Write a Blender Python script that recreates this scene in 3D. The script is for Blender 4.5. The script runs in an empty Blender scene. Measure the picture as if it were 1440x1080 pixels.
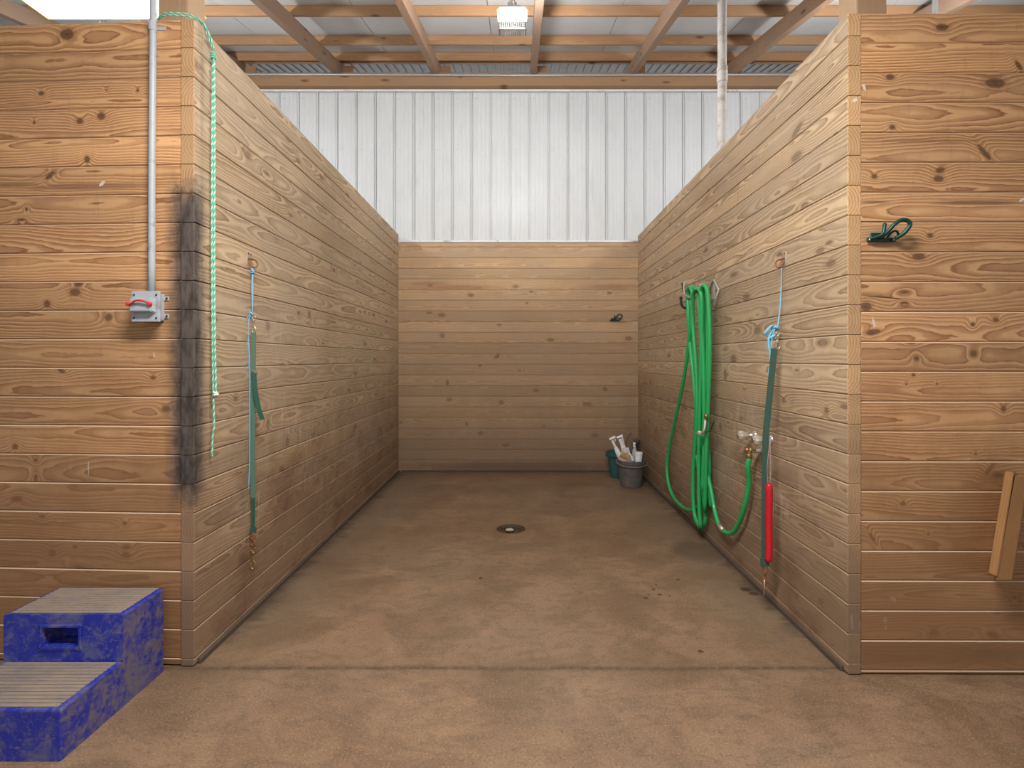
import bpy, bmesh, math, random
from mathutils import Vector, Matrix, noise as mnoise
random.seed(7)
R = math.radians
SC = bpy.context.scene
COL = SC.collection

# ------------------------------------------------------------------ camera, world, exposure
FPX = 720.0; CAMZ = 1.41; VX, VY = 730.0, 505.0
cam_d = bpy.data.cameras.new('camera'); cam = bpy.data.objects.new('camera', cam_d); COL.objects.link(cam)
cam.location = (0, 0, CAMZ); cam.rotation_euler = (R(90), 0, 0)
cam_d.sensor_width = 36; cam_d.lens = FPX/1440*36
cam_d.shift_x = (720-VX)/1440; cam_d.shift_y = (VY-540)/1440
cam_d.clip_start = 0.05
SC.camera = cam
w = bpy.data.worlds.new('world'); SC.world = w; w.use_nodes = True
bg = w.node_tree.nodes['Background']; bg.inputs[0].default_value = (0.90, 0.95, 1.0, 1); bg.inputs[1].default_value = 0.62
SC.view_settings.view_transform = 'Standard'; SC.view_settings.look = 'None'
SC.view_settings.gamma = 1; SC.view_settings.use_curve_mapping = False
SC.view_settings.exposure = 0.10

def area(name, loc, size, power, rot=(0, 0, 0), col=(1, .96, .9), sy=None):
    l = bpy.data.lights.new(name, 'AREA'); l.energy = power; l.color = col; l.size = size
    if sy: l.shape = 'RECTANGLE'; l.size_y = sy
    o = bpy.data.objects.new(name, l); COL.objects.link(o); o.location = loc; o.rotation_euler = rot
    return o
area('aisle_light', (-0.12, 1.0, 3.32), 1.3, 125, (R(14), 0, 0), (1, .965, .92), .35)

def at(px, py, d):                      # point at distance d seen at photo pixel (px, py)
    return Vector(((px-VX)*d/FPX, d, CAMZ-(py-VY)*d/FPX))
def onleft(px, py, off=0.0):            # point on the left partition (off = distance off it)
    X = -1.495+off; return at(px, py, FPX*X/(px-VX))
def onright(px, py, off=0.0):
    X = 1.473-off; return at(px, py, FPX*X/(px-VX))

# ------------------------------------------------------------------ node helpers
class NT:
    def __init__(s, name):
        s.m = bpy.data.materials.new(name); s.m.use_nodes = True
        s.t = s.m.node_tree; s.b = s.t.nodes['Principled BSDF']
    def n(s, typ, **kw):
        x = s.t.nodes.new(typ)
        for k, v in kw.items(): setattr(x, k, v)
        return x
    def put(s, sock, v):
        if isinstance(v, bpy.types.NodeSocket): s.t.links.new(v, sock)
        elif v is not None:
            if sock.type == 'RGBA' and len(v) == 3: v = (*v, 1)
            sock.default_value = v
    def math(s, op, a, b=None, c=None, clamp=False):
        x = s.n('ShaderNodeMath', operation=op); x.use_clamp = clamp
        s.put(x.inputs[0], a)
        if b is not None: s.put(x.inputs[1], b)
        if c is not None: s.put(x.inputs[2], c)
        return x.outputs[0]
    def xyz(s, a, b, c):
        x = s.n('ShaderNodeCombineXYZ')
        s.put(x.inputs[0], a); s.put(x.inputs[1], b); s.put(x.inputs[2], c); return x.outputs[0]
    def sep(s, v):
        x = s.n('ShaderNodeSeparateXYZ'); s.put(x.inputs[0], v); return x.outputs
    def noise(s, vec, scale, detail=2, rough=.5, dist=0):
        x = s.n('ShaderNodeTexNoise'); s.put(x.inputs['Vector'], vec); x.inputs['Scale'].default_value = scale
        x.inputs['Detail'].default_value = detail; x.inputs['Roughness'].default_value = rough
        x.inputs['Distortion'].default_value = dist
        return x.outputs[0]
    def rng(s, v, a, b, c=0., d=1., smooth=True):
        x = s.n('ShaderNodeMapRange'); x.interpolation_type = 'SMOOTHSTEP' if smooth else 'LINEAR'
        s.put(x.inputs[0], v)
        for i, q in enumerate((a, b, c, d)): s.put(x.inputs[i+1], q)
        return x.outputs[0]
    def mix(s, f, a, b, mode='MIX'):
        x = s.n('ShaderNodeMix', data_type='RGBA'); x.blend_type = mode
        s.put(x.inputs[0], f); s.put(x.inputs[6], a); s.put(x.inputs[7], b); return x.outputs[2]
    def ramp(s, f, stops):
        x = s.n('ShaderNodeValToRGB'); s.put(x.inputs[0], f); e = x.color_ramp.elements
        while len(e) < len(stops): e.new(.5)
        for el, (p, c) in zip(e, stops): el.position = p; el.color = (*c, 1)
        return x.outputs[0]
    def mapping(s, v, loc, rot, scale):
        x = s.n('ShaderNodeMapping', vector_type='TEXTURE'); s.put(x.inputs[0], v)
        x.inputs['Location'].default_value = loc; x.inputs['Rotation'].default_value = rot; x.inputs['Scale'].default_value = scale
        return x.outputs[0]
    def length(s, v):
        x = s.n('ShaderNodeVectorMath', operation='LENGTH'); s.put(x.inputs[0], v); return x.outputs[1]
    def bump(s, h, strength, dist=.002):
        x = s.n('ShaderNodeBump'); x.inputs['Strength'].default_value = strength; x.inputs['Distance'].default_value = dist
        s.put(x.inputs['Height'], h); s.t.links.new(x.outputs[0], s.b.inputs['Normal'])
    def pos(s): return s.n('ShaderNodeNewGeometry').outputs['Position']
    def obj(s): return s.n('ShaderNodeTexCoord').outputs['Object']
    def minmarks(s, P, marks, axis):      # marks: (centre Vector, half-width, half-height, angle) measured in a wall's plane
        best = None
        for c, ru, rv, an in marks:
            if axis == 'x': v = s.mapping(P, (c.x, 0, c.z), (0, -an, 0), (ru, 1000, rv))
            elif axis == 'y': v = s.mapping(P, (0, c.y, c.z), (an, 0, 0), (1000, ru, rv))
            else: v = s.mapping(P, (c.x, c.y, 0), (0, 0, an), (ru, rv, 1000))
            d = s.length(v); best = d if best is None else s.math('MINIMUM', best, d)
        return best

def simple(name, col, rough=.5, metal=0, var=.12, scale=30, dirt=None, bump=0, coat=0, dirt_amt=.5, dscale=6):
    m = NT(name); P = m.pos()
    n = m.noise(P, scale, 4, .6)
    dark = tuple(c*(1-var) for c in col); lite = tuple(min(1, c*(1+var)) for c in col)
    c = m.mix(n, dark, lite)
    if dirt:
        d = m.noise(P, dscale, 5, .7); c = m.mix(m.rng(d, .62-dirt_amt*.25, .72), c, dirt)
    m.put(m.b.inputs['Base Color'], c)
    m.b.inputs['Roughness'].default_value = rough; m.b.inputs['Metallic'].default_value = metal
    if coat: m.b.inputs['Coat Weight'].default_value = coat
    if bump: m.bump(n, bump)
    return m.m

def wood(name, early, late, grey=None, grey_amt=0., rings=150., contrast=.8, wob=.03, knots=(), axis='x', voro=True,
         stains=(), paint=(), dirt=0., dirt_shade_h=.5, dirt_shade_col=(.10, .075, .055), rough=.72, tonevar=.22, extra=None, bumpk=.35, bevel_lit=0., knotk=.8):
    m = NT(name)
    X, Y, Z = m.sep(m.obj())
    at_ = m.n('ShaderNodeAttribute', attribute_type='OBJECT', attribute_name='seed'); seed = at_.outputs['Fac']
    P = m.pos(); PX, PY, PZ = m.sep(P)
    s17 = m.math('MULTIPLY', seed, 17.3); s5 = m.math('MULTIPLY', seed, 5.71)
    # slow wander of the log's pith along the board
    n1 = m.noise(m.xyz(m.math('MULTIPLY_ADD', X, .9, s17), s5, 3.), 1.0, 2)
    n2 = m.noise(m.xyz(m.math('MULTIPLY_ADD', X, .7, s5), s17, 9.), 1.0, 1)
    rnd = m.n('ShaderNodeTexWhiteNoise', noise_dimensions='1D'); m.put(rnd.inputs['W'], seed)
    rn = rnd.outputs['Value']; rc = m.sep(rnd.outputs['Color'])
    d0 = m.math('MULTIPLY_ADD', rn, .075, .012)
    py = m.math('ADD', m.math('ADD', Y, d0), m.math('MULTIPLY', m.math('SUBTRACT', n1, .5), wob*4))
    z0 = m.math('MULTIPLY', m.math('SUBTRACT', rc[1], .5), .12)
    pz = m.math('ADD', m.math('ADD', Z, z0), m.math('MULTIPLY', m.math('SUBTRACT', n2, .5), wob*3))
    r = m.math('SQRT', m.math('ADD', m.math('MULTIPLY', py, py), m.math('MULTIPLY', pz, pz)))
    n3 = m.noise(m.xyz(m.math('MULTIPLY_ADD', X, 5., s17), m.math('MULTIPLY', Y, 18.), m.math('MULTIPLY_ADD', Z, 22., s5)), 1.0, 3, .55)
    r = m.math('ADD', r, m.math('MULTIPLY', m.math('SUBTRACT', n3, .5), .016))
    kd = None
    if knots:
        for i in range(6):                        # up to six knots a board, stored on the board itself
            q = [m.n('ShaderNodeAttribute', attribute_type='OBJECT', attribute_name=f'{t}{i}').outputs['Vector'] for t in ('knot_at_', 'knot_size_', 'knot_turn_')]
            mp = m.n('ShaderNodeMapping', vector_type='TEXTURE'); m.put(mp.inputs[0], m.obj())
            m.put(mp.inputs['Location'], q[0]); m.put(mp.inputs['Scale'], q[1]); m.put(mp.inputs['Rotation'], q[2])
            d = m.length(mp.outputs[0]); kd = d if kd is None else m.math('MINIMUM', kd, d)
        kd = m.math('ADD', kd, m.math('MULTIPLY', m.math('SUBTRACT', m.noise(P, 40., 3, .6), .5), .5))
    if voro:
        vn = m.n('ShaderNodeTexVoronoi', voronoi_dimensions='2D', feature='F1'); vn.inputs['Scale'].default_value = 1.
        m.put(vn.inputs['Vector'], m.xyz(m.math('MULTIPLY_ADD', X, 2.0, s17), m.math('MULTIPLY_ADD', Z, 6.5, s5), 0)); vn.inputs['Randomness'].default_value = 1
        cs = m.sep(vn.outputs['Color'])
        # distance in knot radii; most cells get no knot
        rad = m.rng(cs[0], .72, 1., .025, .10, False)
        vd = m.math('DIVIDE', vn.outputs['Distance'], rad)
        vd = m.math('ADD', vd, m.math('MULTIPLY', m.math('LESS_THAN', cs[0], .72), 50.))
        kd = vd if kd is None else m.math('MINIMUM', kd, vd)
    if kd is not None:
        g = m.math('EXPONENT', m.math('MULTIPLY', m.math('MULTIPLY', kd, kd), -.16))
        r = m.math('ADD', r, m.math('MULTIPLY', g, .022))
    ph = m.math('MULTIPLY', r, rings)
    fr = m.math('FRACT', ph)
    wv = m.rng(m.math('PINGPONG', fr, .5), .20, .5)            # soft late-wood line, sharp on one side
    fr2 = m.math('MULTIPLY', m.math('POWER', fr, 3.2), m.rng(fr, .90, 1., 1., 0.))
    line = m.math('ADD', m.math('MULTIPLY', wv, .25), m.math('MULTIPLY', fr2, 1.15))
    fine = m.noise(m.xyz(m.math('MULTIPLY_ADD', X, 6., s17), m.math('MULTIPLY', Y, 200.), m.math('MULTIPLY_ADD', Z, 260., s5)), 1.0, 2, .6)
    patch = m.noise(m.xyz(m.math('MULTIPLY_ADD', X, 1.3, s5), 4., m.math('MULTIPLY_ADD', Z, 9., s17)), 1.0, 4, .6)
    str_ = m.math('MULTIPLY', m.math('MULTIPLY', line, contrast), m.rng(patch, .25, .7, .45, 1.15), clamp=True)
    c = m.mix(str_, early, late)
    c = m.mix(m.rng(fine, .3, .75, 0., .30), c, tuple(q*.72 for q in early))
    # reddish heart-wood streaks
    st = m.noise(m.xyz(m.math('MULTIPLY_ADD', X, .8, s17), 1., m.math('MULTIPLY_ADD', Z, 26., s17)), 1.0, 3, .6)
    c = m.mix(m.math('MULTIPLY', m.rng(st, .62, .78), .55), c, tuple(q*f for q, f in zip(late, (1.25, 1.1, 1.0))))
    # tone of each board
    c = m.mix(1., c, m.mix(rc[2], (1-tonevar,)*3, (1+tonevar*.35, 1+tonevar*.3, 1+tonevar*.22)), 'MULTIPLY')
    if grey:
        gn = m.noise(m.xyz(m.math('MULTIPLY', PX, 1.), m.math('MULTIPLY', PY, 1.), m.math('MULTIPLY', PZ, 2.2)), 1.4, 5, .65)
        c = m.mix(m.math('MULTIPLY', m.rng(gn, .38, .68), grey_amt), c, grey)
        c = m.mix(m.math('MULTIPLY', rn, grey_amt*.7), c, grey)
    if kd is not None:
        kr = m.math('FRACT', m.math('MULTIPLY', kd, 3.1))
        kc = m.mix(kr, (.16, .085, .04), (.065, .035, .02))
        kc = m.mix(m.rng(kd, .0, .55), (.05, .03, .02), kc)
        c = m.mix(m.math('MULTIPLY', m.rng(kd, 2.0, .9), knotk*.45), c, tuple(q*.8 for q in late))
        c = m.mix(m.math('MULTIPLY', m.rng(kd, 1.15, .8), knotk), c, kc)
    wob_n = m.noise(P, 9., 4, .65)
    for mk, colr, amt, soft in stains:
        d = m.minmarks(P, mk, axis); d = m.math('ADD', d, m.math('MULTIPLY', m.math('SUBTRACT', wob_n, .5), .7*soft))
        c = m.mix(m.math('MULTIPLY', m.rng(d, 1., 1.-soft), amt), c, colr)
    if paint:
        d = m.minmarks(P, paint, axis); pn = m.noise(P, 120., 3)
        d = m.math('ADD', d, m.math('MULTIPLY', m.math('SUBTRACT', pn, .5), 1.2))
        c = m.mix(m.math('MULTIPLY', m.rng(d, 1., .85), .8), c, (.72, .68, .62))
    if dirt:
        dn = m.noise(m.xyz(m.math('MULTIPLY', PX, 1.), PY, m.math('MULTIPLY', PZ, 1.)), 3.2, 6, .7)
        h = m.rng(PZ, dirt_shade_h, 0., 0., 1., False)  # dirt near the floor; on front boards also painted fall-off of light
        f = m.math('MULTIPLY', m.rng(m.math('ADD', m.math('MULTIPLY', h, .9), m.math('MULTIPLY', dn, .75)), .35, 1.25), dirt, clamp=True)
        c = m.mix(f, c, dirt_shade_col)
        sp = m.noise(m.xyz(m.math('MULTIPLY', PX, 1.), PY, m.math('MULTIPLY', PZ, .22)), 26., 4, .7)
        c = m.mix(m.math('MULTIPLY', m.rng(sp, .56, .72), .22*dirt), c, dirt_shade_col)
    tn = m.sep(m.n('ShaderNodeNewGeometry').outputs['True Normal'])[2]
    if bevel_lit: c = m.mix(m.math('MULTIPLY', m.rng(tn, .3, .6), bevel_lit), c, (.72, .52, .35))  # upward bevels painted paler, as if catching light from above
    if extra: c = extra(m, c, PX, PY, PZ, P)
    m.put(m.b.inputs['Base Color'], c); m.b.inputs['Roughness'].default_value = rough
    m.b.inputs['Specular IOR Level'].default_value = .3
    m.bump(m.math('SUBTRACT', m.math('MULTIPLY', fine, .5), m.math('MULTIPLY', line, .5)), bumpk, .0012)
    return m.m

def kn(lst, f):    # pixel marks -> wall marks; (px, py, half-width px, half-height px, angle deg)
    out = []
    for q in lst:
        px, py, a, b = q[:4]; an = q[4] if len(q) > 4 else 0
        c = f(px, py); k = c.y/FPX
        if f in (onleft, onright): ru = a*k*abs(c.y/1.48); 
        else: ru = a*k
        out.append((c, ru, b*k, R(an)))
    return out
FL = lambda px, py: at(px, py, 2.345+(273-px)*.00018)
FR = lambda px, py: at(px, py, 2.284)
BK = lambda px, py: at(px, py, 6.40)

k_fl = kn([(94,48,10,8,0),(58,131,4,3),(193,127,2.5,2),(142,163,6,5),(112,170,5,4),(122,224,4,5),(70,247,8,3,40),(30,309,6,2),(37,294,2,2),
  (110,399,6,4,20),(66,427,5,5),(152,446,6,5,30),(105,411,8,5),(86,521,6,3,-30),(215,531,4,3),(233,575,6,4),(21,628,4,4),(50,647,3,3),(50,672,3,5),
  (23,702,8,4),(59,726,4,2.5),(175,736,3,2.5),(73,778,5,5),(105,769,3,3),(177,770,7,3),(177,781,7,4),(113,799,10,3,-15),(124,801,4,3),(48,172,2,2),(149,126,1.6,1.4)], FL)
k_fr = kn([(1399,117,14,7,-5),(1252,108,6,4),(1325,38,9,5),(1255,179,4,3.5),(1322,239,7,4,15),(1320,251,7,4.5),(1230,248,4,3),(1432,92,8,3,-55),
  (1384,214,13,3.5,-48),(1308,331,4,3.5),(1292,361,9,5),(1218,431,8,6),(1272,411,6,2.5),(1272,426,5,2),(1228,467,10,4,10),(1368,456,3,3),(1400,450,4,3),
  (1289,504,4,3.5),(1369,497,4.5,4),(1282,482,5,2),(1285,527,2.5,2.5),(1275,540,1.6,1.4),(1318,540,1.4,1.2),(1411,575,4,4,60),(1392,659,10,3,50),(1403,668,8,4),
  (1270,708,3.5,2.5),(1227,756,8,2,-58),(1306,751,1.8,1.4),(1313,890,6,4.5),(1397,893,8,4,-15),(1383,919,13,6),(1427,840,2.5,2),(1372,639,1.8,1.5),(1402,862,5,2)], FR)
k_r = kn([(1122,183,8,5,20),(1121,220,7,6),(1170,33,4,3),(1155,352,6,4),(1170,370,7,5),(1066,466,4,5),(1032,505,4,6),(1020,527,2,8),(1013,600,2,4),(1103,563,3,3),
  (1164,577,3,5),(983,671,2,4),(1117,1,2,2),(1032,386,5,3),(1050,418,5,5),(1156,845,4,3),(996,430,3,4),(940,500,2,3)], onright)
k_l = kn([(347,218,5,5),(341,211,3,3),(452,249,3,3),(419,226,3,3),(376,459,3,6),(435,442,2,5),(403,621,3,7),(376,597,2,6),(445,676,3,4),(420,440,2,3),(330,560,3,4),
  (395,660,3,5),(500,600,2,3),(470,380,2,3),(340,790,6,14,0)], onleft)
k_b = kn([(725,403,4,2.5),(662,415,4,2.5),(747,410,3,1.5),(741,426,2,1.5),(621,443,5,3),(702,457,3,1.5),(622,472,3,3,45),(774,478,5,2.5),(884,476,5,3),(699,501,5,2.5,35),
  (754,549,4,2.5),(851,547,4,3,-40),(705,566,4,3),(826,568,6,3),(632,562,4,2.5),(656,596,2,3),(765,599,2,1.5),(676,609,4,2.5),(836,612,5,3),(712,626,5,2),(605,401,3,2),(857,412,3,1.5),
  (675,514,2,2),(730,521,2,1),(604,440,4,1.5),(564,594,2,2),(629,538,2,4)], BK)

def char_stain(m, c, PX, PY, PZ, P):       # the dark greasy rubbed strip around the left front corner
    nn = m.noise(P, 14., 5, .7); n2 = m.noise(P, 45., 4, .7); n3 = m.noise(m.xyz(PX, PY, m.math('MULTIPLY', PZ, .35)), 30., 4, .65)
    dx = m.math('ABSOLUTE', m.math('ADD', PX, 1.517))
    dy = m.math('MULTIPLY', m.math('MAXIMUM', m.math('SUBTRACT', PY, 2.35), 0.), .9)
    d = m.math('ADD', dx, dy)
    d = m.math('ADD', d, m.math('MULTIPLY', m.math('SUBTRACT', nn, .5), .07))
    f = m.rng(d, .135, .035)
    zz = m.math('ADD', PZ, m.math('MULTIPLY', m.math('SUBTRACT', nn, .5), .25))
    f = m.math('MULTIPLY', f, m.math('MULTIPLY', m.rng(zz, 2.28, 2.12), m.rng(zz, .68, .86)))
    core = m.mix(m.rng(n3, .3, .7), (.028, .023, .022), (.10, .082, .075))
    return m.mix(m.math('MULTIPLY', f, .96), c, core)
def scrub(y0, y1, z0, z1, amt, base=None):
    def f(m, c, PX, PY, PZ, P):
        v = m.noise(m.xyz(0, m.math('MULTIPLY', PY, 1.), m.math('MULTIPLY', PZ, .12)), 34., 4, .7)
        b = m.noise(m.xyz(0, PY, m.math('MULTIPLY', PZ, 1.6)), 2.3, 5, .65)
        reg = m.math('MULTIPLY', m.math('MULTIPLY', m.rng(PY, y0, y0+.5), m.rng(PY, y1, y1-.6)), m.math('MULTIPLY', m.rng(PZ, z0, z0+.3), m.rng(PZ, z1, z1-.4)))
        red = m.math('MULTIPLY', m.rng(b, .50, .66), m.rng(PZ, 1.35, .5))
        c = m.mix(m.math('MULTIPLY', red, .5), c, (.135, .062, .038))
        pale = m.math('MULTIPLY', m.math('MULTIPLY', m.rng(v, .42, .70), m.rng(b, .56, .36)), reg)
        c = m.mix(m.math('MULTIPLY', pale, amt), c, (.52, .42, .33))
        return base(m, c, PX, PY, PZ, P) if base else c
    return f
FRONT_E, FRONT_L = (.76, .435, .205), (.29, .105, .036)
m_fl = wood('pine_front_left', FRONT_E, FRONT_L, grey=(.38, .25, .16), grey_amt=.16, knots=k_fl, voro=False, dirt=.85, dirt_shade_h=2.1, dirt_shade_col=(.235, .118, .052),  # dirt tone that also paints the dimmer light lower down
            stains=[(kn([(130,262,150,7),(20,260,60,5)], FL), (.19, .085, .045), .6, .7), (kn([(60,247,40,2,12)], FL), (.19, .085, .045), .5, .6),
                    (kn([(80,905,150,70)], FL), (.12, .08, .055), .45, .8)],
            paint=kn([(143,258,5,2.5,45),(216,499,1.3,4,15),(124,659,1,11)], FL), extra=char_stain, rings=85, bevel_lit=.8, contrast=1.5)
m_fr = wood('pine_front_right', FRONT_E, FRONT_L, grey=(.38, .25, .16), grey_amt=.16, knots=k_fr, voro=False, dirt=.85, dirt_shade_h=2.1, dirt_shade_col=(.235, .118, .052),  # same mix of dirt and painted light fall-off
            stains=[(kn([(1380,285,90,5,0),(1230,284,30,3)], FR), (.16, .07, .04), .7, .7), (kn([(1300,198,100,3)], FR), (.22, .11, .06), .6, .7), (kn([(1243,418,35,1.3,-5)], FR), (.05, .03, .02), .9, .4),
                    (kn([(1260,920,320,22)], FR), (.085, .062, .048), .75, .6), (kn([(1245,330,45,16)], FR), (.36, .27, .17), .5, .6)],
            paint=kn([(1229,453,1.8,8,12),(1216,123,2,6,20),(1202,141,4,2.5,30),(1196,126,2,3),(1257,843,5,3,-50),(1245,872,3,5),(1246,883,1.3,4),(1198,875,2,12,5),(1210,880,2,9),(1437,281,5,2,30)], FR), rings=85, bevel_lit=.8, contrast=1.5)
SIDE_E, SIDE_L = (.62, .445, .268), (.18, .092, .042)
m_l = wood('pine_stall_left', SIDE_E, SIDE_L, grey=(.38, .30, .21), grey_amt=.5, knots=k_l, axis='y', dirt=.7, dirt_shade_h=1.5, dirt_shade_col=(.185, .105, .062),
           extra=scrub(2.5, 6.4, .25, 1.9, .55, char_stain), rings=75, contrast=1.4, wob=.045, tonevar=.25, bevel_lit=.18, knotk=.5,
           stains=[(kn([(520,600,60,70)], onleft), (.42, .33, .27), .28, .9), (kn([(420,690,60,50)], onleft), (.17, .085, .06), .35, .9), (kn([(360,450,60,60)], onleft), (.40, .32, .25), .25, .9)])
m_r = wood('pine_stall_right', SIDE_E, SIDE_L, grey=(.40, .31, .215), grey_amt=.5, knots=k_r, axis='y', dirt=.7, dirt_shade_h=1.4, dirt_shade_col=(.185, .112, .066),
           extra=scrub(2.4, 4.6, .25, 1.5, .55), rings=75, contrast=1.4, wob=.045, tonevar=.25, bevel_lit=.18, knotk=.5,
           stains=[(kn([(1020,660,36,55)], onright), (.42, .35, .29), .5, .9), (kn([(1040,560,60,60)], onright), (.36, .27, .19), .3, .9), (kn([(1040,800,60,25,0)], onright), (.14, .08, .05), .4, .8)],
           paint=kn([(1198,875,2,12,5)], onright))
m_b = wood('pine_stall_back', (.57, .38, .215), (.27, .145, .075), grey=(.36, .27, .19), grey_amt=.4, knotk=.5, knots=k_b, axis='x', voro=False, dirt=.6, dirt_shade_h=1.6, dirt_shade_col=(.20, .125, .08),
           rings=80, contrast=.9, tonevar=.3, stains=[(kn([(640,404,90,5),(860,403,60,5),(600,399,40,5)], BK), (.33, .15, .07), .6, .8), (kn([(730,656,230,11)], BK), (.075, .05, .038), .85, .7),
                                                     (kn([(885,610,16,80)], BK), (.17, .11, .075), .35, .9)])
m_endr = wood('pine_end_grain_right', (.66, .42, .22), (.36, .17, .07), voro=False, dirt=.85, dirt_shade_h=1.7, dirt_shade_col=(.18, .115, .075), rings=75, contrast=1.1, bevel_lit=.4, paint=kn([(1202,141,4,2.5,30),(1198,875,2,12,5),(1210,880,2,9)], FR))
m_endl = wood('pine_end_grain_left', (.60, .37, .19), (.33, .16, .07), voro=False, dirt=.85, dirt_shade_h=1.7, dirt_shade_col=(.18, .115, .075), rings=75, contrast=1.1, bevel_lit=.2, extra=char_stain)
m_beam = wood('rough_rafter_timber', (.36, .22, .135), (.20, .105, .06), grey=(.24, .17, .125), grey_amt=.5, voro=True, rings=140, contrast=.8, tonevar=.25)
m_purlin = wood('purlin_timber', (.50, .27, .125), (.22, .10, .045), grey=(.26, .17, .11), grey_amt=.45, voro=True, rings=130, contrast=.9, tonevar=.3)
m_post = wood('post_timber', (.52, .33, .185), (.30, .16, .08), grey=(.34, .25, .17), grey_amt=.3, voro=False, rings=130, contrast=.7)
m_offcut = wood('offcut_timber', (.52, .27, .10), (.30, .13, .045), voro=False, rings=110, contrast=.6, grey=(.25, .12, .05), grey_amt=.35)

# ------------------------------------------------------------------ mesh helpers
def link(name, bm, mat, parent=None, smooth=False, mats=None):
    me = bpy.data.meshes.new(name); bm.to_mesh(me); bm.free()
    for mm in (mats or [mat]): me.materials.append(mm)
    if smooth:
        for p in me.polygons: p.use_smooth = True
    o = bpy.data.objects.new(name, me); COL.objects.link(o)
    if parent: o.parent = parent
    return o
def tag(o, label=None, cat=None, group=None, kind=None):
    if label: o['label'] = label
    if cat: o['category'] = cat
    if group: o['group'] = group
    if kind: o['kind'] = kind
    return o
def empty(name, loc, label, cat, group=None):
    o = bpy.data.objects.new(name, None); COL.objects.link(o); o.location = loc; o.empty_display_size = .05
    return tag(o, label, cat, group)
def box(bm, c, s, bev=0, rot=None, seg=1):
    r = bmesh.ops.create_cube(bm, size=1); vs = r['verts']
    for v in vs: v.co = Vector((v.co.x*s[0], v.co.y*s[1], v.co.z*s[2]))
    if bev:
        es = list({e for v in vs for e in v.link_edges})
        q = bmesh.ops.bevel(bm, geom=es, offset=bev, segments=seg, affect='EDGES', profile=.6)
        vs = list({v for f in q['faces'] for v in f.verts} | {v for v in vs if v.is_valid})
    M = (rot if rot is not None else Matrix.Identity(3))
    for v in vs: v.co = M @ v.co + Vector(c)
    return vs
def catmull(pts, n=6):
    P = [Vector(p) for p in pts]
    if len(P) < 3 or n < 2: return P
    out = []
    Q = [P[0]*2-P[1]] + P + [P[-1]*2-P[-2]]
    for i in range(1, len(Q)-2):
        a, b, c, d = Q[i-1:i+3]
        for k in range(n):
            t = k/n
            out.append(.5*((2*b)+(c-a)*t+(2*a-5*b+4*c-d)*t*t+(3*b-a-3*c+d)*t**3))
    out.append(P[-1]); return out
def frames(path):
    T = []
    for i in range(len(path)):
        a = path[max(0, i-1)]; b = path[min(len(path)-1, i+1)]; t = (b-a)
        T.append(t.normalized() if t.length > 1e-9 else Vector((0, 0, 1)))
    u = T[0].orthogonal().normalized(); out = []
    for t in T:
        u = (u - t*u.dot(t)); u = u.normalized() if u.length > 1e-6 else t.orthogonal().normalized()
        out.append((t, u, t.cross(u)))
    return out
def tube(bm, pts, r, sides=10, n=6, cap=True, closed=False):
    path = catmull(pts, n); F = frames(path); rings = []
    rr = r if callable(r) else (lambda t: r)
    for i, (p, (t, u, v)) in enumerate(zip(path, F)):
        q = rr(i/max(1, len(path)-1))
        rings.append([bm.verts.new(p+(u*math.cos(a)+v*math.sin(a))*q) for a in [2*math.pi*k/sides for k in range(sides)]])
    for a, b in zip(rings, rings[1:]):
        for k in range(sides): bm.faces.new((a[k], a[(k+1) % sides], b[(k+1) % sides], b[k]))
    if cap: bm.faces.new(list(reversed(rings[0]))); bm.faces.new(rings[-1])
def rope_strands(pts, rad, pitch, nst, n=8, sr=None, only=None, phase=0):
    path = catmull(pts, n)
    # resample evenly
    L = [0]
    for a, b in zip(path, path[1:]): L.append(L[-1]+(b-a).length)
    tot = L[-1]; step = pitch/8; N = max(4, int(tot/step)); ev = []; j = 0
    for i in range(N+1):
        s = tot*i/N
        while j < len(L)-2 and L[j+1] < s: j += 1
        f = (s-L[j])/max(1e-9, L[j+1]-L[j]); ev.append(path[j].lerp(path[j+1], min(1, f)))
    F = frames(ev); res = []
    for k in range(nst):
        q = []
        for i, (p, (t, u, v)) in enumerate(zip(ev, F)):
            a = 2*math.pi*(i/N*tot/pitch)+2*math.pi*k/nst+phase
            q.append(p+(u*math.cos(a)+v*math.sin(a))*rad)
        res.append(q)
    return res
def ribbon(bm, pts, width, thick, side=Vector((1, 0, 0)), n=5, tw=None):
    path = catmull(pts, n); prev = None
    for i, p in enumerate(path):
        a = path[max(0, i-1)]; b = path[min(len(path)-1, i+1)]; t = (b-a).normalized()
        s = Vector(side(i/(len(path)-1)) if callable(side) else side); s = (s-t*s.dot(t)).normalized(); nn = t.cross(s)
        r = [bm.verts.new(p+s*x*width/2+nn*y*thick/2) for x, y in ((-1, -1), (1, -1), (1, 1), (-1, 1))]
        if prev:
            for k in range(4): bm.faces.new((prev[k], prev[(k+1) % 4], r[(k+1) % 4], r[k]))
        else: bm.faces.new(list(reversed(r)))
        prev = r
    bm.faces.new(prev)
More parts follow.
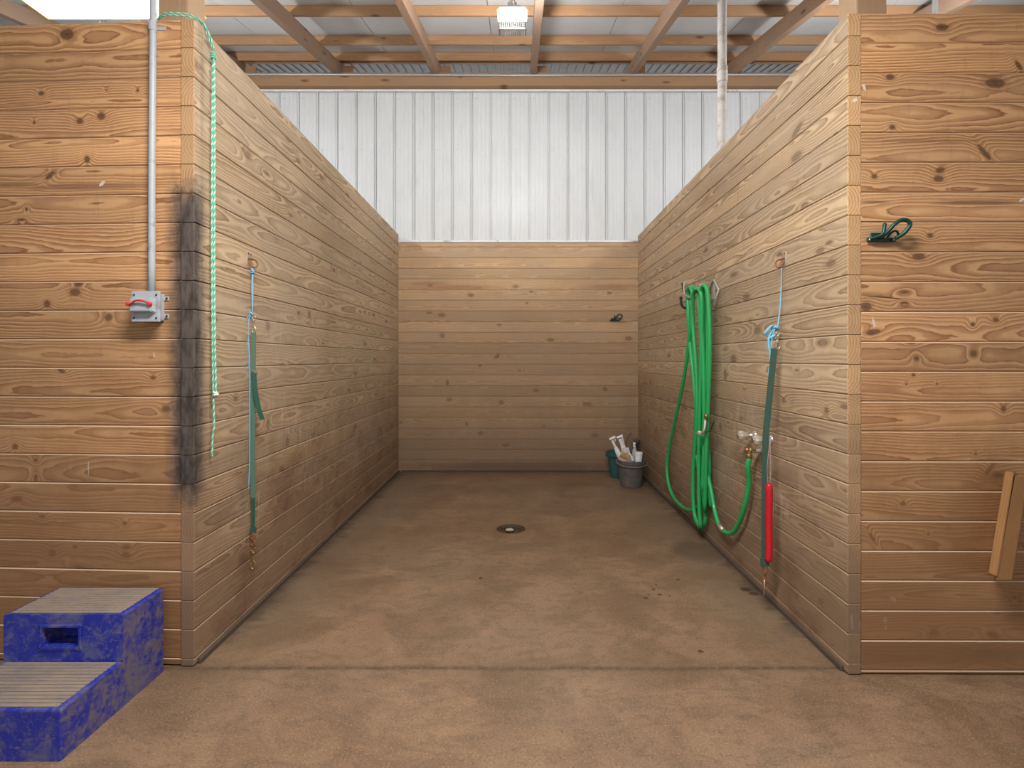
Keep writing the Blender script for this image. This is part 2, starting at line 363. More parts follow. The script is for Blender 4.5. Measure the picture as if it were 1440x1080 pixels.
def lathe(bm, prof, axis=Vector((0, 0, 1)), org=Vector((0, 0, 0)), seg=20, sx=1., sy=1., flute=0, fl_n=0):
    axis = Vector(axis).normalized(); u = axis.orthogonal().normalized(); v = axis.cross(u)
    if abs(axis.z) > .999: u, v = Vector((1, 0, 0)), Vector((0, 1, 0))
    rings = []
    for r, h in prof:
        ring = []
        for k in range(seg):
            a = 2*math.pi*k/seg; q = max(r, 1e-4)*(1+flute*math.cos(fl_n*a))
            ring.append(bm.verts.new(Vector(org)+axis*h+u*math.cos(a)*q*sx+v*math.sin(a)*q*sy))
        rings.append(ring)
    for a, b in zip(rings, rings[1:]):
        for k in range(seg): bm.faces.new((a[k], a[(k+1) % seg], b[(k+1) % seg], b[k]))
    bm.faces.new(list(reversed(rings[0]))); bm.faces.new(rings[-1])
def torus(bm, c, R0, r, nrm=Vector((0, 1, 0)), seg=20, sides=8, sx=1., sz=1., up=None):
    nrm = Vector(nrm).normalized(); u = Vector(up).normalized() if up else nrm.orthogonal().normalized(); v = nrm.cross(u)
    rings = []
    for i in range(seg):
        a = 2*math.pi*i/seg; d = u*math.cos(a)*sx+v*math.sin(a)*sz; e = (u*math.cos(a)+v*math.sin(a)).normalized()
        rings.append([bm.verts.new(Vector(c)+d*R0+(e*math.cos(b)+nrm*math.sin(b))*r) for b in [2*math.pi*k/sides for k in range(sides)]])
    for i in range(seg):
        a, b = rings[i], rings[(i+1) % seg]
        for k in range(sides): bm.faces.new((a[k], a[(k+1) % sides], b[(k+1) % sides], b[k]))
def fixn(bm): bmesh.ops.recalc_face_normals(bm, faces=bm.faces[:]); return bm

# ------------------------------------------------------------------ walls of planks
PITCH = .1334
_pm = {}
def plank_mesh(L, h, t, mat, bev=.0045, endbev=.003, ends=None):
    key = (round(L, 4), round(h, 4), t, mat.name)
    if key in _pm: return _pm[key]
    bm = bmesh.new(); g = .0008
    prof = [(0, -h/2+g+bev), (bev, -h/2+g), (t, -h/2+g), (t, h/2-g), (bev, h/2-g), (0, h/2-g-bev)]
    def sect(x, ins): return [bm.verts.new((x, max(y, ins) if y < t else y, z*(1-ins/h))) for y, z in prof]
    S = [sect(0, endbev), sect(endbev, 0), sect(L-endbev, 0), sect(L, endbev)]
    for a, b in zip(S, S[1:]):
        for k in range(6): bm.faces.new((a[k], a[(k+1) % 6], b[(k+1) % 6], b[k]))
    ef = [bm.faces.new(list(reversed(S[0]))), bm.faces.new(S[-1])]; fixn(bm)
    if ends:
        for f in ef: f.material_index = 1
        for f in bm.faces:
            if all(v in S[0]+S[1] for v in f.verts) or all(v in S[2]+S[3] for v in f.verts): f.material_index = 1
    me = bpy.data.meshes.new('plank'); bm.to_mesh(me); bm.free(); me.materials.append(mat); _pm[key] = me
    if ends: me.materials.append(ends)
    return me
def set_knots(root_inv, planks, knots):
    for o, zc, h in planks:
        ks = [(root_inv @ c, ru, rv, an) for c, ru, rv, an in knots if abs(c.z-zc) <= h/2]
        for i in range(6):
            if i < len(ks):
                c, ru, rv, an = ks[i]; o[f'knot_at_{i}'] = [c.x, 0., c.z-zc]; o[f'knot_size_{i}'] = [ru, 1000., rv]; o[f'knot_turn_{i}'] = [0., -an, 0.]
            else:
                o[f'knot_at_{i}'] = [500., 0., 0.]; o[f'knot_size_{i}'] = [.01, 1000., .01]; o[f'knot_turn_{i}'] = [0., 0., 0.]
def plank_wall(name, A, B, z_first, z_top, mat, thick=.058, label=None, back=.012, core_mat=None, seed0=0, jit=.0012, knots=(), ends=None):
    A = Vector((*A, 0)); B = Vector((*B, 0)); L = (B-A).length; ang = math.atan2(B.y-A.y, B.x-A.x)
    bm = bmesh.new(); box(bm, (L/2, thick+.001+back/2, z_top/2-.01), (L-.02, back, z_top-.03))
    root = link(name, bm, core_mat or m_beam); root.location = A; root.rotation_euler = (0, 0, ang)
    tag(root, label, None, None, 'structure')
    zs = [0.004]; z = z_first
    if z > .012: zs.append(z)
    else: zs = [z]
    while z < z_top-.012:
        z += PITCH
        zs.append(min(z, z_top))
    i = 0; pl_ = []
    for a, b in zip(zs, zs[1:]):
        if b-a < .008: continue
        o = bpy.data.objects.new('plank', plank_mesh(L, b-a, thick, mat, ends=ends)); COL.objects.link(o); o.parent = root
        o.location = (0, random.uniform(0, jit), (a+b)/2); o['seed'] = seed0+i*1.37+.31; i += 1; pl_.append((o, (a+b)/2, b-a))
    set_knots((Matrix.Translation(A) @ Matrix.Rotation(ang, 4, 'Z')).inverted(), pl_, knots)
    return root
WL_F, WL_B = (-1.488, 2.345), (-1.507, 6.40)
WR_F, WR_B = (1.4655, 2.284), (1.484, 6.40)
plank_wall('wall_left', WL_F, WL_B, .0357, 2.972, m_l, label='left partition of the wash stall, weathered tongue and groove planks', seed0=3., knots=k_l, ends=m_endl)
plank_wall('wall_right', WR_B, WR_F, .0512, 2.953, m_r, label='right partition of the wash stall, weathered tongue and groove planks', seed0=50., knots=k_r, ends=m_endr)
plank_wall('wall_front_left', (-5.6, 2.55), (-1.549, 2.3505), .0357, 2.972, m_fl, thick=.04, label='orange pine plank wall left of the stall opening', seed0=101., knots=k_fl)
plank_wall('wall_front_right', (1.5265, 2.286), (5.6, 2.265), .0204, 2.955, m_fr, thick=.04, label='orange pine plank wall right of the stall opening', seed0=153., knots=k_fr)

# back wall: planks below, white ribbed metal siding above
m_sid = NT('white_painted_siding'); P = m_sid.pos(); x_, y_, z_ = m_sid.sep(P)
n = m_sid.noise(m_sid.xyz(x_, y_, m_sid.math('MULTIPLY', z_, .25)), 9., 5, .7); n2 = m_sid.noise(P, 40., 4, .7); n3 = m_sid.noise(P, 1.3, 3)
c = m_sid.mix(n3, (.565, .568, .565), (.63, .634, .63))
c = m_sid.mix(m_sid.math('MULTIPLY', m_sid.rng(n, .5, .75), .22), c, (.42, .40, .37))
c = m_sid.mix(m_sid.math('MULTIPLY', m_sid.rng(n2, .68, .76), .35), c, (.33, .31, .29))
m_sid.put(m_sid.b.inputs['Base Color'], c); m_sid.b.inputs['Roughness'].default_value = .38; m_sid.b.inputs['Specular IOR Level'].default_value = .3; m_sid = m_sid.m
m_trimw = simple('white_metal_trim', (.72, .72, .71), .45, var=.06, dirt=(.35, .32, .28), dirt_amt=.2)
YB = 6.47
bm = bmesh.new(); box(bm, (0, YB+.07, 2.4), (16, .04, 4.8))
wb = link('wall_back', bm, m_beam); tag(wb, 'back wall, plank wainscot under white ribbed metal siding', kind='structure')
RP = .2437; PW = RP*4
def siding_mesh(h):
    bm = bmesh.new(); prof = []
    for k in range(4):
        x0 = k*RP
        prof += [(x0, 0), (x0+.001, .010), (x0+.007, .010), (x0+.009, -.014), (x0+.023, -.014), (x0+.025, .010), (x0+.031, .010), (x0+.032, 0)]
        for j in (1, 2, 3):                                          # shallow stiffening flutes
            xf = x0+.042+(RP-.042)*j/4
            prof += [(xf-.010, 0), (xf-.005, -.0016), (xf+.005, -.0016), (xf+.010, 0)]
    prof.append((PW, 0))
    a = [bm.verts.new((x, y, 0)) for x, y in prof]; b = [bm.verts.new((x, y, h)) for x, y in prof]
    for k in range(len(prof)-1): bm.faces.new((a[k], a[k+1], b[k+1], b[k]))
    c_ = [bm.verts.new((x, .014, z)) for x, z in ((0, 0), (PW, 0), (PW, h), (0, h))]
    bm.faces.new((c_[0], c_[3], c_[2], c_[1])); fixn(bm)
    for f in bm.faces:
        if f.calc_center_median().y < .0125 and f.normal.y > 0.3: f.normal_flip()
    me = bpy.data.meshes.new('siding_panel'); bm.to_mesh(me); bm.free(); me.materials.append(m_sid); return me
sm = siding_mesh(4.79)
ribx = (480+388/3-VX)*YB/FPX-.02
for k in range(-8, 8):
    o = bpy.data.objects.new('siding_panel', sm); COL.objects.link(o); o.parent = wb
    o.location = (ribx+k*PW, YB+.018-(k % 2)*.0012, .005)
m_screw = simple('screw_metal', (.45, .44, .42), .4, .8)
bm = bmesh.new()
for zz in (4.71, 4.06, 3.42, 2.93):
    for k in range(-20, 24):
        xx = ribx+k*RP+.075; lathe(bm, [(.006, 0), (.006, .004), (.002, .006)], (0, -1, 0), (xx, YB+.018, zz+.002*(k % 3)), 6)
o = link('screw', fixn(bm), m_screw, wb); o['kind'] = 'stuff'
bm = bmesh.new(); box(bm, (0, 6.433, 2.882), (2.97, .075, .026), .004); o = link('trim_1', bm, m_trimw); tag(o, 'white metal drip trim capping the back planks', kind='structure')
bm = bmesh.new(); box(bm, (0, 6.435, 4.785), (15.8, .03, .02), .003); o = link('trim_2', bm, m_trimw); tag(o, 'white metal trim along the top of the siding', kind='structure')
# back planks (children of wall_back)
zs = [.004, .145]
while zs[-1] < 2.86: zs.append(min(zs[-1]+PITCH, 2.868))
pl_ = []
for i, (a, b) in enumerate(zip(zs, zs[1:])):
    o = bpy.data.objects.new('plank', plank_mesh(3.10, b-a, .04, m_b)); COL.objects.link(o); o.parent = wb
    o.location = (-1.555, 6.402+random.uniform(0, .002), (a+b)/2); o['seed'] = 200.+i*1.71; pl_.append((o, (a+b)/2, b-a))
set_knots(Matrix.Translation((1.555, 0, 0)), pl_, k_b)

# baseboards: dark strips where partitions meet the slab
m_base = wood('dark_base_timber', (.10, .07, .05), (.05, .035, .027), voro=False, grey=(.13, .10, .08), grey_amt=.4)
def strip(name, A, B, h, t, lab):
    A = Vector((*A, 0)); B = Vector((*B, 0)); d = B-A
    bm = bmesh.new(); box(bm, (d.length/2, 0, h/2), (d.length, t, h), .003)
    o = link(name, bm, m_base); o.location = A; o.rotation_euler = (0, 0, math.atan2(d.y, d.x)); return tag(o, lab, kind='structure')
strip('baseboard_left', (-1.480, 2.37), (-1.499, 6.38), .026, .016, 'dark strip at the foot of the left partition')
strip('baseboard_right', (1.4595, 2.31), (1.477, 6.38), .026, .016, 'dark strip at the foot of the right partition')
strip('baseboard_back', (-1.47, 6.392), (1.45, 6.392), .024, .014, 'dark strip at the foot of the back planks')

# ------------------------------------------------------------------ floor
m = NT('trowelled_concrete'); P = m.pos(); X, Y, Z = m.sep(P)
big = m.noise(P, .55, 5, .55, .4); mid = m.noise(P, 2.6, 7, .62, .6); fin = m.noise(P, 26., 6, .7); gr = m.noise(P, 120., 4, .75); sw = m.noise(m.xyz(X, m.math('MULTIPLY', Y, 2.), 0), 5., 6, .6, 1.4)
c = m.mix(m.rng(mid, .30, .70), (.150, .097, .061), (.260, .176, .115))
c = m.mix(m.math('MULTIPLY', m.rng(big, .42, .62), .45), c, (.21, .165, .125))
c = m.mix(m.math('MULTIPLY', m.rng(sw, .46, .62), .45), c, (.125, .088, .060))
c = m.mix(m.math('MULTIPLY', m.rng(fin, .48, .72), .5), c, (.10, .07, .048))
c = m.mix(m.math('MULTIPLY', m.rng(gr, .54, .66), .6), c, (.40, .30, .215))
c = m.mix(m.math('MULTIPLY', m.rng(gr, .45, .36), .6), c, (.07, .048, .034))
# damp, grey, algae-dark zones along the partitions and the back
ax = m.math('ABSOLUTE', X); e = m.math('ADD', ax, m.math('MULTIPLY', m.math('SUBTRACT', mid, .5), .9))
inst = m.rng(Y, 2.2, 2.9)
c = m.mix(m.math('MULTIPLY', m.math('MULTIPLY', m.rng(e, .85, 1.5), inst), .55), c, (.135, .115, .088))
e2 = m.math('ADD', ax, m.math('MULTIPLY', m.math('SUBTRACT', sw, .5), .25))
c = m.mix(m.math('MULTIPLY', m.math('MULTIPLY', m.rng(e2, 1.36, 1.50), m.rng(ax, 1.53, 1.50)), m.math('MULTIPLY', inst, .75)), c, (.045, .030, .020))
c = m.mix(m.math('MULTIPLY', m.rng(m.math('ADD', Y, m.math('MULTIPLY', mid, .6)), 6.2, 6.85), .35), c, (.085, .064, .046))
# dirt in front of the walls and along the joint
yj = m.math('ABSOLUTE', m.math('SUBTRACT', Y, m.math('MULTIPLY_ADD', m.math('SUBTRACT', mid, .5), .05, 2.335)))
c = m.mix(m.math('MULTIPLY', m.rng(yj, .030, .0), m.math('MULTIPLY', m.rng(fin, .25, .6), .75)), c, (.065, .042, .028))
c = m.mix(m.math('MULTIPLY', m.rng(yj, .16, .0), .28), c, (.11, .075, .05))
# wet drips, ring stain
FLp = lambda px, py: at(px, py, FPX*CAMZ/(py-VY))
def fk(l):
    out = []
    for px, py, a, b in l:
        c_ = FLp(px, py); k = c_.y/FPX; out.append((c_, a*k, b*k*c_.y/CAMZ, 0))
    return out
d = m.minmarks(P, fk([(908,841,4,1.6),(928,836,4,1.8),(919,829,3,1.3),(912,836,2,1.2),(942,838,2,1),(953,815,3,1.3),(923,822,2,1),(985,916,5,2.5),(676,813,3,1.6),(587,940,2,1),(1048,829,9,3),(1060,835,8,3)]), 'z')
d = m.math('ADD', d, m.math('MULTIPLY', m.math('SUBTRACT', fin, .5), 1.6))
c = m.mix(m.math('MULTIPLY', m.rng(d, 1., .7), .8), c, (.035, .02, .012))
d = m.minmarks(P, fk([(978,775,38,18)]), 'z'); d = m.math('ADD', d, m.math('MULTIPLY', m.math('SUBTRACT', sw, .5), 1.3))
c = m.mix(m.math('MULTIPLY', m.rng(m.math('ABSOLUTE', m.math('SUBTRACT', d, 1.)), .14, .0), .28), c, (.24, .205, .16))
c = m.mix(m.math('MULTIPLY', m.rng(d, 1., .5), .5), c, (.08, .062, .048))
d = m.minmarks(P, fk([(718,744,30,11)]), 'z'); c = m.mix(m.math('MULTIPLY', m.rng(d, 1.25, .75), .5), c, (.19, .12, .06))
c = m.mix(1., c, (1.11, 1.0, .86), 'MULTIPLY')
m.put(m.b.inputs['Base Color'], c)
m.put(m.b.inputs['Roughness'], m.rng(mid, .3, .7, .55, .8))
m.bump(m.math('ADD', m.math('MULTIPLY', fin, .6), m.math('MULTIPLY', gr, .25)), .35, .003)
m_floor = m.m
m_dirt = simple('packed_dirt', (.12, .085, .06), .9, var=.3)
bm = bmesh.new(); box(bm, (0, .8, -.14), (16.4, 12.6, .08)); fl = link('floor', bm, m_dirt); tag(fl, 'concrete floor of the wash stall and the aisle', kind='structure')
def slab(y0, y1, hole=None):
    bm = bmesh.new(); x0, x1 = -8.1, 8.1
    top = [bm.verts.new((x, y, 0)) for x, y in ((x0, y0+.004), (x1, y0+.004), (x1, y1-.004), (x0, y1-.004))]
    bot = [bm.verts.new((x, y, -.006)) for x, y in ((x0, y0), (x1, y0), (x1, y1), (x0, y1))]
    low = [bm.verts.new((x, y, -.1)) for x, y in ((x0, y0), (x1, y0), (x1, y1), (x0, y1))]
    for a, b in ((top, bot), (bot, low)):
        for k in range(4): bm.faces.new((a[k], a[(k+1) % 4], b[(k+1) % 4], b[k]))
    es = [bm.edges.get((top[k], top[(k+1) % 4])) for k in range(4)]
    if hole:
        hx, hy, hr = hole; N = 40
        r1 = [bm.verts.new((hx+hr*math.cos(2*math.pi*k/N), hy+hr*math.sin(2*math.pi*k/N), 0)) for k in range(N)]
        r2 = [bm.verts.new((hx+hr*math.cos(2*math.pi*k/N), hy+hr*math.sin(2*math.pi*k/N), -.1)) for k in range(N)]
        for k in range(N):
            es.append(bm.edges.new((r1[k], r1[(k+1) % N])))
            bm.faces.new((r1[k], r1[(k+1) % N], r2[(k+1) % N], r2[k]))
        bmesh.ops.triangle_fill(bm, use_beauty=True, use_dissolve=False, edges=es)
    else: bm.faces.new(top)
    fixn(bm); return link('slab', bm, m_floor, fl)
DR = FLp(718.5, 743.5)
slab(-5.3, 2.332); slab(2.338, 7.0, (DR.x, DR.y, .122))

# ------------------------------------------------------------------ roof: rafters 1.22 m apart rising to the back, purlins, white sheeting
SL = .237; sa = math.atan(SL)
def zr(y): return 4.966+SL*(y-6.40)             # underside of the rafters
m_deck = NT('white_roof_liner'); P = m_deck.pos(); n = m_deck.noise(P, 1.6, 6, .65); n2 = m_deck.noise(P, 18., 4, .7)
c = m_deck.mix(n, (.50, .505, .50), (.64, .645, .64)); c = m_deck.mix(m_deck.math('MULTIPLY', m_deck.rng(n2, .6, .75), .3), c, (.30, .27, .24))
m_deck.put(m_deck.b.inputs['Base Color'], c); m_deck.b.inputs['Roughness'].default_value = .5; m_deck = m_deck.m
m_galv = simple('galvanised_roof_sheet', (.30, .29, .28), .5, .4, var=.2, dirt=(.25, .20, .16), dirt_amt=.4)
RM = Matrix.Rotation(sa, 3, 'X')
Y0, Y1 = -1.2, 7.25
bm = bmesh.new(); yc = (Y0+Y1)/2; Ls = (Y1-Y0)/math.cos(sa)
box(bm, (0, yc, zr(yc)+.14+.09+.035), (16, Ls, .006), rot=RM)
ce = link('ceiling', bm, m_galv); tag(ce, 'sloping barn roof with rafters, purlins and white lining sheets', kind='structure')
# lining sheets between y -1.1 and 6.45, joints left open a little
pm = bmesh.new(); pw = 1.32; pl = 2.5; box(pm, (0, 0, 0), (pw-.006, pl-.006, .012), .002)
pme = bpy.data.meshes.new('liner_sheet'); pm.to_mesh(pme); pm.free(); pme.materials.append(m_deck)
for j in range(3):
    yj_ = 6.42-pl*math.cos(sa)*(j+.5)
    for i in range(-6, 6):
        xs = i*pw+.35
        if abs(xs) > 7.5: continue
        o = bpy.data.objects.new('liner_sheet', pme); COL.objects.link(o); o.parent = ce
        o.location = (xs, yj_, zr(yj_)+.14+.09+.012+random.uniform(-.002, .003)); o.rotation_euler = (sa+random.uniform(-.0015, .0015), 0, 0)
# ribs of the outer sheet seen past the wall plate
bm = bmesh.new()
for k in range(-70, 71):
    yy = 6.83; box(bm, (k*.112, yy, zr(yy)+.14+.09+.022), (.026, .78, .018), .004, rot=RM)
link('sheet_rib', bm, m_galv, ce)['kind'] = 'stuff'
rafx = [(752-VX)*6.4/FPX + k*1.227 for k in range(-6, 7)]
bm = bmesh.new(); box(bm, (0, 0, 0), (Ls, .074, .155), .003); rme = bpy.data.meshes.new('rafter'); bm.to_mesh(rme); bm.free(); rme.materials.append(m_beam)
for i, x in enumerate(rafx):
    o = bpy.data.objects.new('rafter', rme); COL.objects.link(o); o.parent = ce; yc = (Y0+6.42)/2
    o.location = (x+(-.017 if i == 6 else 0), (Y0+Y1)/2-.42, zr((Y0+Y1)/2-.42)+.064)
    o.rotation_euler = Matrix(((0, -1, 0), (1, 0, 0), (0, 0, 1))).to_euler(); 
    o.rotation_euler = (Matrix.Rotation(sa, 3, 'X') @ Matrix.Rotation(R(90), 3, 'Z')).to_euler(); o['seed'] = 300+i*2.1
bm = bmesh.new(); box(bm, (0, 0, 0), (15.8, .038, .089), .003); ume = bpy.data.meshes.new('purlin'); bm.to_mesh(ume); bm.free(); ume.materials.append(m_purlin)
for i, y in enumerate([6.30, 5.78, 5.03, 4.42, 3.81, 3.20, 2.59, 1.98, 1.37, .76, .15, -.46, -1.07]):
    o = bpy.data.objects.new('purlin', ume); COL.objects.link(o); o.parent = ce
    o.location = (0, y, zr(y)+.14+.046); o.rotation_euler = (sa, 0, 0); o['seed'] = 340+i*1.9
bm = bmesh.new(); box(bm, (0, 0, 0), (15.8, .04, .08), .003); o = link('fascia_board', bm, m_purlin, ce); o.location = (0, 6.46, zr(6.46)+.17+.03); o['seed'] = 377.
# wall plate beam and the ledge on it
bm = bmesh.new(); box(bm, (0, 0, 0), (15.8, .09, .125), .004); o = link('wall_plate', bm, m_purlin, ce); o.location = (0, 6.39, 4.862); o['seed'] = 381.
bm = bmesh.new(); box(bm, (0, 0, 0), (15.8, .15, .038), .003); o = link('top_plate', bm, m_beam, ce); o.location = (0, 6.42, 4.946); o['seed'] = 385.
bm = bmesh.new(); box(bm, (0, 0, 0), (.13, .04, .14), .003); bme = bpy.data.meshes.new('blocking'); bm.to_mesh(bme); bm.free(); bme.materials.append(m_purlin)
for i, x in enumerate(rafx):
    o = bpy.data.objects.new('blocking', bme); COL.objects.link(o); o.parent = ce; o.location = (x+.10, 6.47, 5.036); o['seed'] = 390+i*1.7
m_pipeg = simple('grey_galvanised_pipe', (.42, .42, .42), .45, .4, var=.2)
bm = bmesh.new(); tube(bm, [(-7.8, 6.325, 4.93), (-2.2, 6.325, 4.925), (0, 6.325, 4.915), (2, 6.325, 4.922), (7.8, 6.325, 4.93)], .014, 10, 4)
tag(link('overhead_conduit', bm, m_pipeg, smooth=True), 'thin grey conduit running along the roof plate above the white siding', 'conduit')

# ------------------------------------------------------------------ posts, pipes
def post(x, y, lab, seed):
    bm = bmesh.new(); box(bm, (0, 0, 2.0), (.141, .141, 4.0+0), .004)
    zt = zr(y+.07)+.2
    for v in bm.verts:
        if v.co.z > 3: v.co.z = zt
        else: v.co.z = 0.001
    # plank meshes run along x; here the grain runs up, so build lying down and stand it up
    M = Matrix.Rotation(R(90), 3, 'Y')
    for v in bm.verts: v.co = M @ v.co
    o = link('wooden_post', fixn(bm), m_post); o.location = (x, y, 0); o.rotation_euler = (0, R(-90), 0); o['seed'] = seed
    return tag(o, lab, 'post')
post(-1.668, 2.535, 'square wooden post behind the top of the left front wall', 401.)
post(1.654, 2.47, 'square wooden post behind the top of the right front wall', 407.)
m_pvc = simple('chalky_white_pvc', (.74, .70, .66), .5, var=.08, dirt=(.40, .32, .26), dirt_amt=.7, dscale=11)
px_ = (1015.5-VX)*4.02/FPX
r0 = empty('pvc_pipe', (px_, 4.02, 0), 'dusty white plastic downpipe rising behind the right partition', 'pipe')
bm = bmesh.new(); lathe(bm, [(.034, 0.001), (.034, 4.66)], org=(0, 0, 0), seg=20); link('pipe', fixn(bm), m_pvc, r0, True)
bm = bmesh.new(); lathe(bm, [(.035, 3.58), (.040, 3.585), (.040, 3.70), (.035, 3.705)], seg=20); link('coupling', fixn(bm), m_pvc, r0, False)
# ------------------------------------------------------------------ lights fixtures
m_emit = NT('lit_lens'); m_emit.b.inputs['Base Color'].default_value = (1, 1, 1, 1); m_emit.b.inputs['Emission Color'].default_value = (.95, .98, 1, 1); m_emit.b.inputs['Emission Strength'].default_value = 470; m_emit = m_emit.m
m_emit2 = NT('lit_yellowed_diffuser'); m_emit2.b.inputs['Base Color'].default_value = (1, .95, .8, 1); m_emit2.b.inputs['Emission Color'].default_value = (1, .93, .74, 1); m_emit2.b.inputs['Emission Strength'].default_value = 9; m_emit2 = m_emit2.m
m_yel = NT('yellowed_rim'); m_yel.b.inputs['Base Color'].default_value = (.55, .47, .22, 1); m_yel.b.inputs['Emission Color'].default_value = (.85, .68, .2, 1); m_yel.b.inputs['Emission Strength'].default_value = .5; m_yel = m_yel.m
m_house = simple('grey_lamp_housing', (.33, .33, .33), .45, .3)
m_glass = NT('ribbed_clear_skirt'); m_glass.b.inputs['Base Color'].default_value = (.62, .62, .60, 1); m_glass.b.inputs['Roughness'].default_value = .25; m_glass.b.inputs['Transmission Weight'].default_value = .3; m_glass = m_glass.m
def taper_box(bm, z0, z1, w0, d0, w1, d1, bev=.008):
    a = [bm.verts.new((x*w0/2, y*d0/2, z0)) for x, y in ((-1, -1), (1, -1), (1, 1), (-1, 1))]
    b = [bm.verts.new((x*w1/2, y*d1/2, z1)) for x, y in ((-1, -1), (1, -1), (1, 1), (-1, 1))]
    for k in range(4): bm.faces.new((a[k], a[(k+1) % 4], b[(k+1) % 4], b[k]))
    bm.faces.new(list(reversed(a))); bm.faces.new(b)
    if bev: bmesh.ops.bevel(bm, geom=bm.edges[:], offset=bev, segments=2, affect='EDGES')
dl = 4.0; lc = at(720.5, 41, dl); lc.z = 4.016
def block_lamp(lx, lz, llab):
    r0 = empty('hanging_lamp', (lx, dl, lz-.05), llab, 'lamp')
    bm = bmesh.new(); taper_box(bm, .05, .157, .215, .10, .226, .11, .012); link('lens', bm, m_emit, r0)
    bm = bmesh.new()
    for k in range(14): box(bm, (-.098+k*.0151, -.050, .026), (.010, .006, .046), .001); box(bm, (-.098+k*.0151, .050, .026), (.010, .006, .046), .001)
    box(bm, (-.105, 0, .026), (.006, .1, .046), .001); box(bm, (.105, 0, .026), (.006, .1, .046), .001); box(bm, (0, 0, .045), (.222, .108, .004), .001)
    link('ribbed_skirt', bm, m_glass, r0)
    bm = bmesh.new(); taper_box(bm, .158, .18, .20, .10, .16, .08, .004); lathe(bm, [(.036, .18), (.036, .22), (.02, .23), (.02, zr(dl)+.14-(lz-.05))], seg=14); link('housing', bm, m_house, r0)
block_lamp(lc.x, lc.z, 'bright white block lamp hanging below the middle of the roof')
block_lamp(-3.25, 3.86, 'added block lamp hidden behind the left front wall to light the siding')  # extra unseen lamp, added so the siding is lit evenly
block_lamp(3.25, 3.86, 'added block lamp hidden behind the right front wall to light the siding')  # second added lamp, for the other end of the siding
# strip light left, hung on two rods
dl = 2.95; a = at(45, 11, dl); zb = a.z; xr = -1.86; xl = a.x; 
r0 = empty('strip_lamp', ((xl+xr)/2, dl, zb), 'long lit strip lamp with yellowed rim above the left front wall', 'lamp'); W = xr-xl
def prism_x(bm, prof, x0, x1):
    a = [bm.verts.new((x0, y, z)) for y, z in prof]; b = [bm.verts.new((x1, y, z)) for y, z in prof]; n_ = len(prof)
    for k in range(n_): bm.faces.new((a[k], a[(k+1) % n_], b[(k+1) % n_], b[k]))
    bm.faces.new(list(reversed(a))); bm.faces.new(b)
bm = bmesh.new(); box(bm, (0, 0, .030), (W-.024, .176, .085), .028, seg=4); link('diffuser', fixn(bm), m_emit2, r0, True)
bm = bmesh.new(); [box(bm, (0, q_*.097, .0055), (W, .012, .016), .004) for q_ in (-1, 1)]; [box(bm, (q_*(W/2-.006), 0, .0055), (.012, .19, .016), .004) for q_ in (-1, 1)]; link('rim', fixn(bm), m_yel, r0)
bm = bmesh.new(); box(bm, (0, 0, .10), (W-.04, .15, .05), .006)
for sx_ in (-.25, .25): tube(bm, [(sx_, 0, .11), (sx_, 0, zr(dl)+.15-zb)], .006, 8, 1)
link('housing', fixn(bm), m_house, r0)
# aisle lamp above the photographer
r0 = empty('strip_lamp', (-.12, 1.0, 3.36), 'long strip lamp over the aisle out of the picture above', 'lamp')
bm = bmesh.new(); box(bm, (0, 0, .04), (1.3, .14, .06), .01)
for sx_ in (-.5, .5): tube(bm, [(sx_, 0, .06), (sx_, 0, zr(1.0)+.15-3.36)], .006, 8, 1)
link('housing', fixn(bm), m_house, r0)

# ------------------------------------------------------------------ floor drain
m_cast = simple('cast_drain_iron', (.085, .06, .035), .75, .2, var=.4, scale=60)
m_drip = simple('pale_drain_residue', (.5, .44, .36), .8, var=.3)
r0 = empty('floor_drain', (DR.x, DR.y, -.09), 'round dark floor drain in the middle of the stall floor', 'drain')
bm = bmesh.new(); lathe(bm, [(.02, 0), (.119, 0), (.119, .089), (.108, .089), (.100, .060), (.02, .055)], seg=36); link('bowl', fixn(bm), m_cast, r0, False)
bm = bmesh.new()
for k in range(-4, 5):
    L_ = 2*math.sqrt(max(0, .098**2-(k*.022)**2)); box(bm, (k*.022, 0, .072), (.009, L_, .010), .001)
torus(bm, (0, 0, .072), .1, .006, (0, 0, 1), 30, 6); link('grate', fixn(bm), m_cast, r0)
bm = bmesh.new(); rr = random.Random(3)
vs = [bm.verts.new((.034*math.cos(q)*rr.uniform(.6, 1.1)-.01, .034*math.sin(q)*rr.uniform(.6, 1.1), .078)) for q in [2*math.pi*k/14 for k in range(14)]]
f = bm.faces.new(vs); q = bmesh.ops.extrude_face_region(bm, geom=[f]); 
for v in [g for g in q['geom'] if isinstance(g, bmesh.types.BMVert)]: v.co.z += .008
link('debris', fixn(bm), m_drip, r0)

# ------------------------------------------------------------------ mounting block
m = NT('scuffed_blue_plastic'); P = m.pos(); X, Y, Z = m.sep(P); nn = m.noise(P, 9., 7, .75, .5); n2 = m.noise(P, 45., 5, .75, .3); n3 = m.noise(m.xyz(X, Y, m.math('MULTIPLY', Z, 3.)), 22., 4, .7)
nrm = m.sep(m.n('ShaderNodeNewGeometry').outputs['Normal'])
c = m.mix(nn, (.008, .018, .26), (.016, .032, .38))
c = m.mix(m.math('MULTIPLY', m.rng(nn, .47, .62), .6), c, (.15, .15, .20))
c = m.mix(m.math('MULTIPLY', m.rng(n2, .54, .68), .50), c, (.22, .19, .17))
c = m.mix(m.math('MULTIPLY', m.rng(n3, .60, .72), .55), c, (.27, .21, .15))
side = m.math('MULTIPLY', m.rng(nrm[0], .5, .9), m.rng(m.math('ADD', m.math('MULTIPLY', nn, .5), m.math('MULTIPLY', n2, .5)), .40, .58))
c = m.mix(m.math('MULTIPLY', side, .75), c, (.17, .135, .12))
